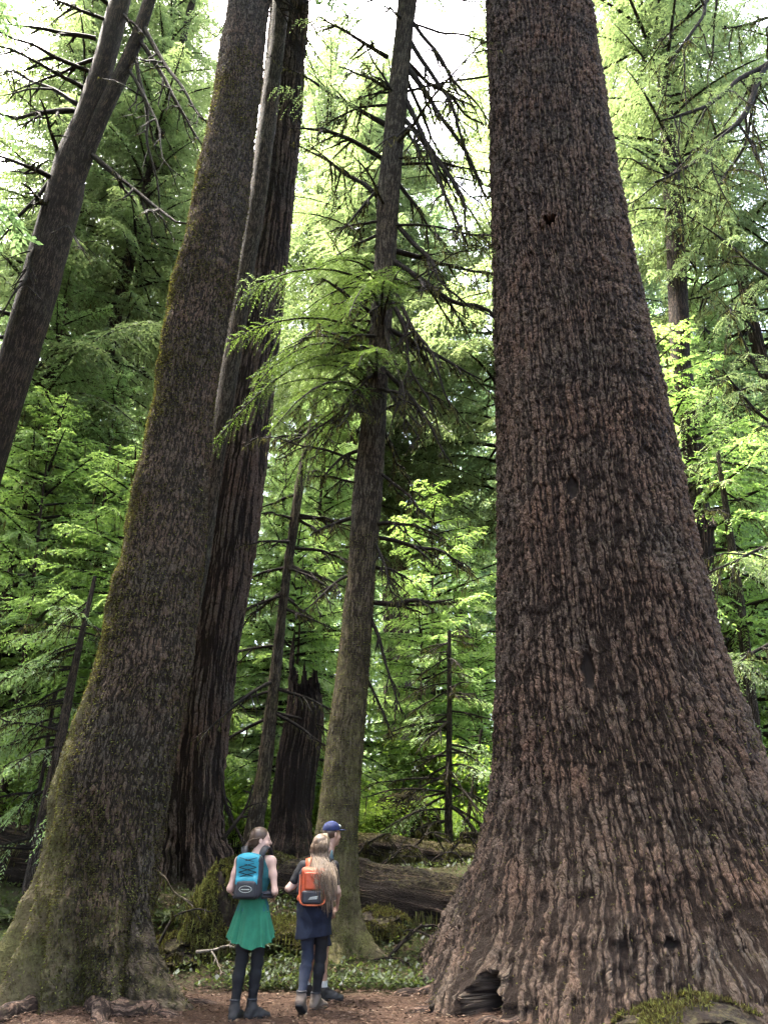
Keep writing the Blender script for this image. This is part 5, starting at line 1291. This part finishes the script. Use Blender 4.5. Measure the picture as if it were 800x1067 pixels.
rp = np.random.default_rng(5)
def boot(parent, an, fwd, pitch, mat, name='boot', tall=0.08, ln=0.25):
    f = Field(LO, HI, 0.006); M = foot_prims(f, an, fwd, pitch, 0.011, ln); f.cap(an, an + np.array([0, 0.0, tall]), 0.048, 0.049, 0.02); f.wrinkle(0.006, (22, 22, 30), 4)
    f.clip((0, 0, 1), an[2] + tall)
    fw = nrm(np.array([fwd[0], fwd[1], 0.0])); up = np.array([0, 0, 1.0])
    nn = up * math.cos(pitch) + fw * math.sin(pitch)
    f.clip(-nn, -(M(0, -0.088) @ nn))
    o = field_obj(f, name, mat, parent)
    g = Field(LO, HI, 0.006); fl = (nn, 0.42)
    g.cap(M(-0.035, -0.093), M(ln * 0.42, -0.093), 0.042, 0.046, 0.01, flat=fl); g.cap(M(ln * 0.42, -0.093), M(ln * 0.70, -0.090), 0.046, 0.036, 0.01, flat=fl)
    field_obj(g, 'sole', SOLE, o)
    a = Acc()
    for q in range(5):
        c = M(0.035 + 0.022 * q, 0.012 - 0.011 * q); sd = np.cross(fw, up) * 0.022
        tube(a, [c - sd, c + nn * 0.008, c + sd], 0.0032, 5)
    a.build('laces', CHAR, o)
    a = Acc(); th = np.linspace(0, 2 * PI, 21); tube(a, np.stack([an[0] + .046 * np.cos(th), an[1] + .046 * np.sin(th), an[2] + tall - .006 + 0 * th], -1), .009, 6); a.build('collar', CHAR, o)
    return o

# ---------------------------------------------------------- woman with the teal backpack
W = thing('person', (0, 0, 0), 'woman in a green skirt and black leggings standing with her back turned, head turned right', 'person')
J = standing(0.075); J['anl'][:2] = (-0.115, -0.03); J['anr'][:2] = (0.035, 0.03); J['knl'][:2] = (-0.085, 0.0); J['knr'][:2] = (0.065, 0.03)
J['ell'] = np.array([-.235, -.05, 1.13]); J['wrl'] = np.array([-.15, .13, 1.03]); J['elr'] = np.array([.225, -.055, 1.11]); J['wrr'] = np.array([.17, .15, 1.06])
J['head'] = np.array([0.035, 0.03, 1.58]); J['neck'] = np.array([0.01, 0, 1.455])
_, P = body(J, W, SKIN_PALE, R_(-72), feet=((0.15, 1, 0), (0.75, 0.65, 0)), s=0.92)
shell(W, 'tank_top', TEAL2, lambda f: torso_prims(f, J, 0.006), [((0, 0, -1), -0.93), ((0, 0, 1), 1.445), ((0.9, 0, 0.35), 0.140 * 0.9 + 0.35 * 1.385), ((-0.9, 0, 0.35), 0.140 * 0.9 + 0.35 * 1.385)], neck=(J['neck'] + np.array([0, 0.01, -0.015]), 0.082), wr=0.006)
# pleated skirt
a = Acc(); nz_, nth = 26, 180; zz = np.linspace(1.045, 0.675, nz_); th = np.arange(nth) / nth * 2 * PI
tt = ((1.045 - zz) / 0.37)[:, None]; T2 = th[None, :]
ph = 11 * T2 + 1.3 * np.sin(2 * T2) + 0.9 * np.sin(3 * T2 + 1) + 0.6 * tt
rx = 0.125 + 0.098 * tt ** 0.8 + 0.020 * tt * np.sin(ph) + 0.010 * tt * np.sin(2.3 * ph + 1); ry = 0.10 + 0.095 * tt ** 0.8 + 0.020 * tt * np.sin(ph) + 0.010 * tt * np.sin(2.3 * ph + 1)
hem = zz[:, None] + 0.03 * tt ** 2 * np.sin(2 * T2 + 0.6) + 0.012 * tt * np.sin(ph + 1) + 0.03 * tt * np.sin(T2)
V = np.stack([rx * np.cos(T2) + 0.0 * tt, ry * np.sin(T2) - 0.01, hem + 0 * T2], -1).reshape(-1, 3)
a.add(V, grid_quads(nz_, nth)); a.add(V * np.array([.985, .985, 1]), grid_quads(nz_, nth)[:, ::-1])
lastr = (nz_ - 1) * nth; j = np.arange(nth); a.add(np.concatenate([V[lastr:], V[lastr:] * np.array([.985, .985, 1])]), np.stack([j, j + nth, (j + 1) % nth + nth, (j + 1) % nth], -1))
a.build('skirt', GREENC, W)
for s_ in ('l', 'r'):
    shell(W, 'legging', BLACKC, lambda f: leg_prims(f, J['hp' + s_], J['kn' + s_], J['an' + s_] + np.array([0, 0, 0.02]), 0.006, 0.95), wr=0.008, fx=(8, 8, 26))
boot(W, J['anl'], (0.15, 1, 0), 0, GREYB); boot(W, J['anr'], (0.75, 0.65, 0), 0, GREYB)
f = Field(LO, HI, 0.006)          # hair drawn back to the nape
yw = R_(-72)
f.ell(P(0, -0.022, 0.044), (0.083, 0.098, 0.088), 0.0, rot=yw); f.ell(P(0, -0.055, 0.0), (0.070, 0.060, 0.075), 0.02, rot=yw)
f.ell(P(0, 0.075, -0.055), (0.10, 0.085, 0.10), 0, rot=yw, sub=True); f.ell(P(0, -0.11, -0.03), (0.035, 0.032, 0.036), 0.02, rot=yw); f.wrinkle(0.005, (30, 30, 8), 8)
hr = field_obj(f, 'hair', HAIR_BROWN, W)
a = Acc(); b0 = P(0, -0.125, -0.035)
hair_locks(a, [b0 + rp.normal(0, .012, 3) for _ in range(46)], [np.array([b0 + (-.02, -.035, -.04), b0 + (-.015, -.035, -.12), b0 + (0, -.02, -.19)]) for _ in range(46)], rp, 0.006, 8, 0.012)
top = P(0, 0.06, 0.11)
for q in range(90):              # combed strands over the skull
    u = rp.uniform(-1, 1); p = P(0.083 * u * 0.9, 0.045 - 0.02 * abs(u), 0.085 - 0.06 * u * u); m = P(0.088 * u, -0.05, 0.085 - 0.07 * abs(u)); e = P(0.03 * u, -0.122, -0.02)
    tube(a, spline([p, m, P(0.07 * u, -0.105, 0.02 - .02 * abs(u)), e], 9), 0.0042, 4, var=float(rp.uniform(0, 1)))
a.build('ponytail', HAIR_BROWN, W)
place(W, 257, 8.55); W.rotation_euler = (0, 0, R_(-6)); W.scale = (0.985, 0.985, 0.985)

BP = thing('backpack', (0, 0, 0), 'small teal hydration backpack with dark straps on the back of the woman in green skirt', 'backpack')
f = Field((-.25, -.4, .8), (.25, .3, 1.6), 0.005)
f.rbox((-.015, -0.165, 1.20), (0.115, 0.062, 0.185), 0.05); f.ell((-.015, -0.175, 1.33), (0.10, 0.058, 0.075), 0.03); f.rbox((-.015, -0.19, 1.10), (0.105, 0.062, 0.10), 0.045, 0.02); f.wrinkle(0.006, (12, 12, 12), 3)
field_obj(f, 'pack_body', [TEAL, CHAR], BP, lambda c: ((c[:, 2] < 1.13) | (c[:, 0] > 0.075) | (c[:, 0] < -0.115)).astype(np.int32))
f = Field((-.25, -.4, .8), (.25, .3, 1.6), 0.005); f.rbox((-.015, -0.238, 1.085), (0.085, 0.03, 0.075), 0.028); f.wrinkle(0.004, (14, 14, 14), 6); pk = field_obj(f, 'pocket', CHAR, BP)
a = Acc(); th = np.linspace(0, 2 * PI, 25); tube(a, np.stack([-.015 + .052 * np.cos(th), 0 * th - 0.2685, 1.09 + .028 * np.sin(th)], -1), 0.0028, 5); a.build('trim', PALEP, pk)
a = Acc(); a.add([(-.05, -.2745, 1.084), (.02, -.2745, 1.084), (.02, -.2745, 1.092), (-.05, -.2745, 1.092), (-.05, -.2685, 1.084), (.02, -.2685, 1.084), (.02, -.2685, 1.092), (-.05, -.2685, 1.092)], [[0, 1, 2, 3], [7, 6, 5, 4], [0, 4, 5, 1], [3, 2, 6, 7], [0, 3, 7, 4], [1, 5, 6, 2]]); a.build('label_patch', PALEP, pk, False)
a = Acc(); zs = np.linspace(1.36, 1.15, 6)
for q in range(5):
    for sg in (-1, 1): tube(a, [(-.015 - .075 * sg, -0.226, zs[q]), (-.015, -0.238, (zs[q] + zs[q + 1]) / 2), (-.015 + .075 * sg, -0.226, zs[q + 1])], 0.0035, 5)
a.build('bungee_cord', BLACKC, BP)
for sg in (-1, 1):
    a = Acc(); ribbon(a, spline([(sg * .07, -.125, 1.345), (sg * .085, -.09, 1.425), (sg * .105, -.01, 1.452), (sg * .115, .085, 1.37), (sg * .125, .125, 1.25), (sg * .15, .085, 1.13), (sg * .155, -.03, 1.06), (sg * .10, -.14, 1.05)], 40), 0.055, 0.009, (0, -0.3, 1) if False else (sg * .35, .1, 1)); a.build('strap', CHAR, BP)
a = Acc(); ribbon(a, spline([(-.13, -.15, 1.02), (-.165, -.03, 1.02), (-.14, .09, 1.03), (0, .13, 1.03), (.14, .09, 1.03), (.165, -.03, 1.02), (.10, -.15, 1.02)], 40), 0.035, 0.006, (0, 1, 0.001)); a.build('hip_belt', CHAR, BP)
BP.location = W.location; BP.rotation_euler = W.rotation_euler; BP.scale = (1.17, 1.0, 1.03)

# ---------------------------------------------------------- girl with the orange backpack
W2 = thing('person', (0, 0, 0), 'long haired blond girl in dark top walking away, navy jacket tied round her waist', 'person')
J = standing(0.08)
J['pelvis'] = np.array([0, 0, .925]); J['waist'] = np.array([0.01, .01, 1.06]); J['chest'] = np.array([.015, .015, 1.21]); J['neck'] = np.array([.03, .025, 1.42]); J['head'] = np.array([.055, .06, 1.545])
for s_, sx_ in (('l', -1), ('r', 1)): J['sh' + s_] = np.array([.02 + sx_ * .165, .005, 1.345])
J['ell'] = np.array([-.29, -.06, 1.13]); J['wrl'] = np.array([-.165, .055, 1.215]); J['elr'] = np.array([.235, .0, 1.10]); J['wrr'] = np.array([.215, .17, .98])
J['hpl'] = np.array([-.08, 0, .885]); J['hpr'] = np.array([.08, 0, .885])
J['knl'] = np.array([-.075, .05, .475]); J['anl'] = np.array([-.085, -.20, .15]); J['knr'] = np.array([.06, .07, .48]); J['anr'] = np.array([.02, .08, .095])
_, P = body(J, W2, SKIN_PALE, R_(-50), feet=((0.1, 1, 0), (0.5, 1, 0)), pitch=(0.5, 0), s=0.92, curl=(0.95, 0.4), palms=((0.5, 0.2, 0.6), (-0.7, 0.1, -0.2)))
shell(W2, 'shirt', BLACKC, lambda f: (torso_prims(f, J, 0.009), arm_prims(f, J['shl'], J['shl'] * .35 + J['ell'] * .65, J['wrl'], 0.012, 0.95, 0), arm_prims(f, J['shr'], J['shr'] * .35 + J['elr'] * .65, J['wrr'], 0.012, 0.95, 0)), [((0, 0, -1), -0.985), ((0, 0, 1), 1.43)], wr=0.008, neck=(J['neck'] + np.array([0, 0.01, 0.0]), 0.072))
def jk(f):
    f.cap((-.055, 0, .97), (-.07, -.01, .66), .125, .135, .04, flat=((0, 1, 0), .95)); f.cap((.05, 0, .97), (.055, 0, .64), .125, .125, .04, flat=((0, 1, 0), .95)); f.ell((0, -.01, .985), (.18, .15, .11), .04); f.ell((0, -.02, .91), (.182, .155, .15), .04)
shell(W2, 'tied_jacket', [NAVY, DENIM], jk, [((0.12, 0, -1), -0.665), ((0, 0, 1), 1.055)], wr=0.020, fx=(11, 11, 5), seed=5).data
o = W2.children[-1] if False else [c for c in bpy.data.objects if c.name.startswith('tied_jacket')][-1]
c_ = np.empty(len(o.data.polygons) * 3, np.float32); o.data.polygons.foreach_get('center', c_); c_ = c_.reshape(-1, 3)
o.data.polygons.foreach_set('material_index', (c_[:, 0] + 0.05 * np.sin(c_[:, 2] * 14) < -0.05).astype(np.int32))
a = Acc()
for sg in (-1, 1): tube(a, spline([(sg * .10, .12, .99), (sg * .03, .165, .95), (sg * .05, .17, .82), (sg * .06, .165, .68)], 14), [0.035] * 13 + [0.02], 8)
a.build('jacket_sleeves', NAVY, W2)
shell(W2, 'legging', DENIM, lambda f: leg_prims(f, J['hpl'], J['knl'], J['anl'] + np.array([0, 0.02, 0.03]), 0.008, 0.95), wr=0.009, fx=(8, 8, 26))
shell(W2, 'legging', BLACKC, lambda f: leg_prims(f, J['hpr'], J['knr'], J['anr'] + np.array([0, 0, 0.02]), 0.006, 0.95), wr=0.008, fx=(8, 8, 26))
boot(W2, J['anl'], (0.1, 1, 0), 0.5, TANB, tall=0.06); boot(W2, J['anr'], (0.5, 1, 0), 0, TANB, tall=0.06)
yw = R_(-50)
f = Field(LO, HI, 0.006); f.ell(P(0, -0.024, 0.042), (0.086, 0.10, 0.090), 0, rot=yw); f.ell(P(0, -0.04, -0.03), (0.085, 0.075, 0.10), 0.03, rot=yw); f.ell(P(0, 0.088, -0.05), (0.085, 0.085, 0.125), 0, rot=yw, sub=True); f.wrinkle(0.005, (30, 30, 8), 9)
hr = field_obj(f, 'hair', HAIR_BLOND, W2)
a = Acc(); roots = []; ctr = []
for q in range(620):
    u = rp.uniform(-1, 1); ang = u * 2.2                       # round the back of the head
    st = rp.uniform(0, 1)
    p = P(0.02 * u, 0.035 - 0.09 * st, 0.132 - 0.012 * st)
    m = P(0.092 * math.sin(ang), -0.03 - 0.085 * math.cos(ang), 0.03)
    n_ = P(0.085 * math.sin(ang), -0.035 - 0.075 * math.cos(ang), -0.09)
    base = J['neck']; e = rp.uniform(0.06, 0.40)
    sx_ = u * 0.125 + 0.03 + rp.normal(0, .022); yb = -0.125 - 0.02 * math.cos(u * 1.5)
    k1 = np.array([base[0] + sx_ * 0.9, yb if abs(u) < .8 else yb + .03, 1.37 - 0.03 * abs(u)]); lo_ = 1.34 - e * (0.9 + 0.35 * u)
    k2 = np.array([base[0] + sx_ * 1.0 + .02, yb - 0.065 * (1 if lo_ < 1.28 else .4) - 0.04 * sstep(.12, .0, abs(sx_)), (1.34 + lo_) / 2]); k3 = np.array([base[0] + sx_ * 0.95 + .035, yb - 0.10, lo_])
    roots.append(p); ctr.append(np.array([m, n_, k1, k2, k3]))
hair_locks(a, roots, ctr, rp, 0.0044, 18, 0.020)
a.build('long_hair', HAIR_BLOND, W2)
place(W2, 331, 8.9); W2.rotation_euler = (0, 0, R_(-4)); W2.scale = (.965, .965, .96)

BP2 = thing('backpack', (0, 0, 0), 'bright orange backpack with a black lower pocket on the back of the long haired girl', 'backpack')
f = Field((-.25, -.42, .75), (.25, .3, 1.6), 0.005)
f.rbox((-.01, -0.165, 1.155), (0.118, 0.070, 0.185), 0.055); f.wrinkle(0.005, (12, 12, 12), 3)
field_obj(f, 'pack_body', [ORANGE, CHAR], BP2, lambda c: (c[:, 0] < -0.105).astype(np.int32))
f = Field((-.25, -.42, .75), (.25, .3, 1.6), 0.005); f.rbox((.0, -0.232, 1.21), (0.075, 0.022, 0.085), 0.02); f.wrinkle(0.004, (14, 14, 14), 6); field_obj(f, 'front_panel', ORANGE, BP2)
f = Field((-.25, -.42, .75), (.25, .3, 1.6), 0.005); f.rbox((-.005, -0.235, 1.055), (0.092, 0.032, 0.065), 0.026); f.wrinkle(0.004, (14, 14, 14), 7); pk = field_obj(f, 'pocket', CHAR, BP2)
a = Acc()
for (x0, z0, x1, z1) in ((-.035, 1.036, .045, 1.046), (-.025, 1.05, .05, 1.066)):
    a.add([(x0, -.270, z0), (x1, -.270, z0 + .004), (x1 + .008, -.270, z1 + .004), (x0 + .012, -.270, z0 + .009), (x0, -.266, z0), (x1, -.266, z0 + .004), (x1 + .008, -.266, z1 + .004), (x0 + .012, -.266, z0 + .009)], [[0, 1, 2, 3], [7, 6, 5, 4], [0, 4, 5, 1], [3, 2, 6, 7], [0, 3, 7, 4], [1, 5, 6, 2]])
a.build('logo_patch', PALEP, pk, False)
a = Acc(); th = np.linspace(PI * .0, PI, 12)
tube(a, spline([(-.115, -.205, 1.27), (-.12, -.215, 1.10), (-.10, -.235, .998), (0, -.252, .98), (.10, -.235, .998), (.115, -.215, 1.10), (.105, -.205, 1.27)], 40), 0.008, 6); a.build('piping', ORANGE2, BP2)
for sg in (-1, 1):
    a = Acc(); ribbon(a, spline([(.01 + sg * .075, -.12, 1.30), (.02 + sg * .09, -.07, 1.395), (.025 + sg * .105, .02, 1.415), (.02 + sg * .115, .105, 1.33), (.015 + sg * .125, .135, 1.20), (.01 + sg * .15, .085, 1.09), (.01 + sg * .155, -.03, 1.03), (sg * .10, -.14, 1.02)], 40), 0.055, 0.010, (sg * .35, .1, 1)); a.build('strap', ORANGE if sg < 0 else CHAR, BP2)
f = Field((-.4, -.42, .75), (.25, .3, 1.6), 0.006); f.cap((-.135, -.115, 1.10), (-.125, -.10, 1.27), .030, .026); field_obj(f, 'side_bottle_sleeve', CHAR, BP2)
BP2.location = W2.location; BP2.rotation_euler = W2.rotation_euler; BP2.scale = (1.12, .98, .965)

# ---------------------------------------------------------- man in the blue cap beyond her
W3 = thing('person', (0, 0, 0), 'man in a blue cap, grey blue shirt and shorts mostly hidden behind the blond girl', 'person')
J = standing(0.09)
for k_, dy in (('waist', .03), ('chest', .07), ('neck', .12), ('shl', .09), ('shr', .09)): J[k_] = J[k_] + np.array([0, dy, 0])
J['head'] = np.array([0.0, 0.165, 1.595]); J['elr'] = np.array([.225, .07, 1.12]); J['wrr'] = np.array([.20, .13, .885]); J['ell'] = np.array([-.225, .07, 1.12]); J['wrl'] = np.array([-.2, .13, .885])
J['anl'] = np.array([-.09, -.06, .095]); J['anr'] = np.array([.09, .10, .095]); J['knr'] = np.array([.09, .09, .49]); J['knl'] = np.array([-.09, .0, .49])
_, P = body(J, W3, SKIN, R_(28), male=True, feet=((0, 1, 0), (0, 1, 0)))
shell(W3, 'shirt', SKYC, lambda f: (torso_prims(f, J, 0.014), arm_prims(f, J['shl'], J['shl'] * .35 + J['ell'] * .65, J['wrl'], 0.016, 1, 0), arm_prims(f, J['shr'], J['shr'] * .35 + J['elr'] * .65, J['wrr'], 0.016, 1, 0)), [((0, 0, -1), -0.88), ((0, 0, 1), 1.47)], wr=0.009, neck=(J['neck'] + np.array([0, 0.01, 0.0]), 0.078))
shell(W3, 'shorts', NAVY, lambda f: (f.ell(J['pelvis'], (.175, .13, .14), .04), leg_prims(f, J['hpl'], J['knl'], J['anl'], .026, 1.0), leg_prims(f, J['hpr'], J['knr'], J['anr'], .026, 1.0)), [((0, 0, -1), -0.50), ((0, 0, 1), 1.02)], wr=0.008)
for s_ in ('l', 'r'):
    shell(W3, 'sock', WHITEC, lambda f: f.cap(J['an' + s_], J['an' + s_] + np.array([0, -.005, .10]), .042, .044), [((0, 0, 1), J['an' + s_][2] + .085)])
    boot(W3, J['an' + s_], (0, 1, 0), 0, GREYB, 'shoe', 0.025, 0.27)
yw = R_(28)
f = Field(LO, HI, 0.006); f.ell(P(0, -0.022, 0.02), (0.080, 0.096, 0.08), 0, rot=yw); f.ell(P(0, 0.07, -0.04), (0.09, 0.07, 0.11), 0, rot=yw, sub=True); field_obj(f, 'hair', HAIR_BROWN, W3)
f = Field(LO, HI, 0.006); f.ell(P(0, -0.012, 0.05), (0.090, 0.106, 0.090), 0, rot=yw); f.clip((0, 0, -1), -(J['head'][2] + 0.038)); f.cap(P(-.03, .10, .043), P(.03, .10, .043), .062, .062, .01, flat=((0, 0, 1), .12)); cp = field_obj(f, 'cap', BLUEC, W3)
f = Field(LO, HI, 0.004); f.ell(P(0, .088, .082), (.034, .02, .02), 0, rot=yw); field_obj(f, 'emblem', PALEP, cp)
place(W3, 331, 9.45); W3.rotation_euler = (0, 0, R_(-78)); W3.scale = (1.0, 1.0, 1.0)
# ------------------------------------------------------------------ camera and light
cam = bpy.data.cameras.new('camera'); co = bpy.data.objects.new('camera', cam); COL.objects.link(co)
co.location = CAM; co.rotation_euler = (PI / 2 + TILT, 0, 0)
cam.sensor_fit = 'VERTICAL'; cam.sensor_height = 36; cam.lens = F_PX / 1067 * 36
cam.clip_end = 600; SC.camera = co
SUN_EL, SUN_AZ = R_(70), R_(-62)      # azimuth from +Y towards +X
w = bpy.data.worlds.new('World'); SC.world = w; w.use_nodes = True
nt = w.node_tree; bg = nt.nodes['Background']
sky = nt.nodes.new('ShaderNodeTexSky'); sky.sky_type = 'NISHITA'; sky.sun_disc = False
sky.sun_elevation = SUN_EL; sky.sun_rotation = SUN_AZ; sky.dust_density = 6.0; sky.air_density = 0.7; sky.ozone_density = 0.0
nt.links.new(sky.outputs[0], bg.inputs[0]); bg.inputs[1].default_value = 0.15
s = bpy.data.lights.new('sun', 'SUN'); s.energy = 2.3; s.angle = R_(12); s.color = (1.0, 0.95, 0.86)
so = bpy.data.objects.new('sun', s); COL.objects.link(so)
from mathutils import Vector
dv = Vector((math.sin(SUN_AZ) * math.cos(SUN_EL), math.cos(SUN_AZ) * math.cos(SUN_EL), math.sin(SUN_EL)))
so.rotation_euler = dv.to_track_quat('Z', 'Y').to_euler(); so.location = (0, 0, 60)
SC.view_settings.view_transform = 'Standard'; SC.view_settings.look = 'None'; SC.view_settings.gamma = 1
SC.view_settings.exposure = 4.78
SC.render.engine = 'CYCLES'
cy = SC.cycles; cy.max_bounces = 8; cy.diffuse_bounces = 7; cy.glossy_bounces = 2; cy.transmission_bounces = 4; cy.transparent_max_bounces = 4
cy.use_adaptive_sampling = True; cy.adaptive_threshold = 0.02; cy.use_denoising = True
try: cy.denoiser = 'OPENIMAGEDENOISE'; cy.denoising_prefilter = 'ACCURATE'
except Exception: pass
cy.caustics_reflective = False; cy.caustics_refractive = False
SC.render.use_persistent_data = False
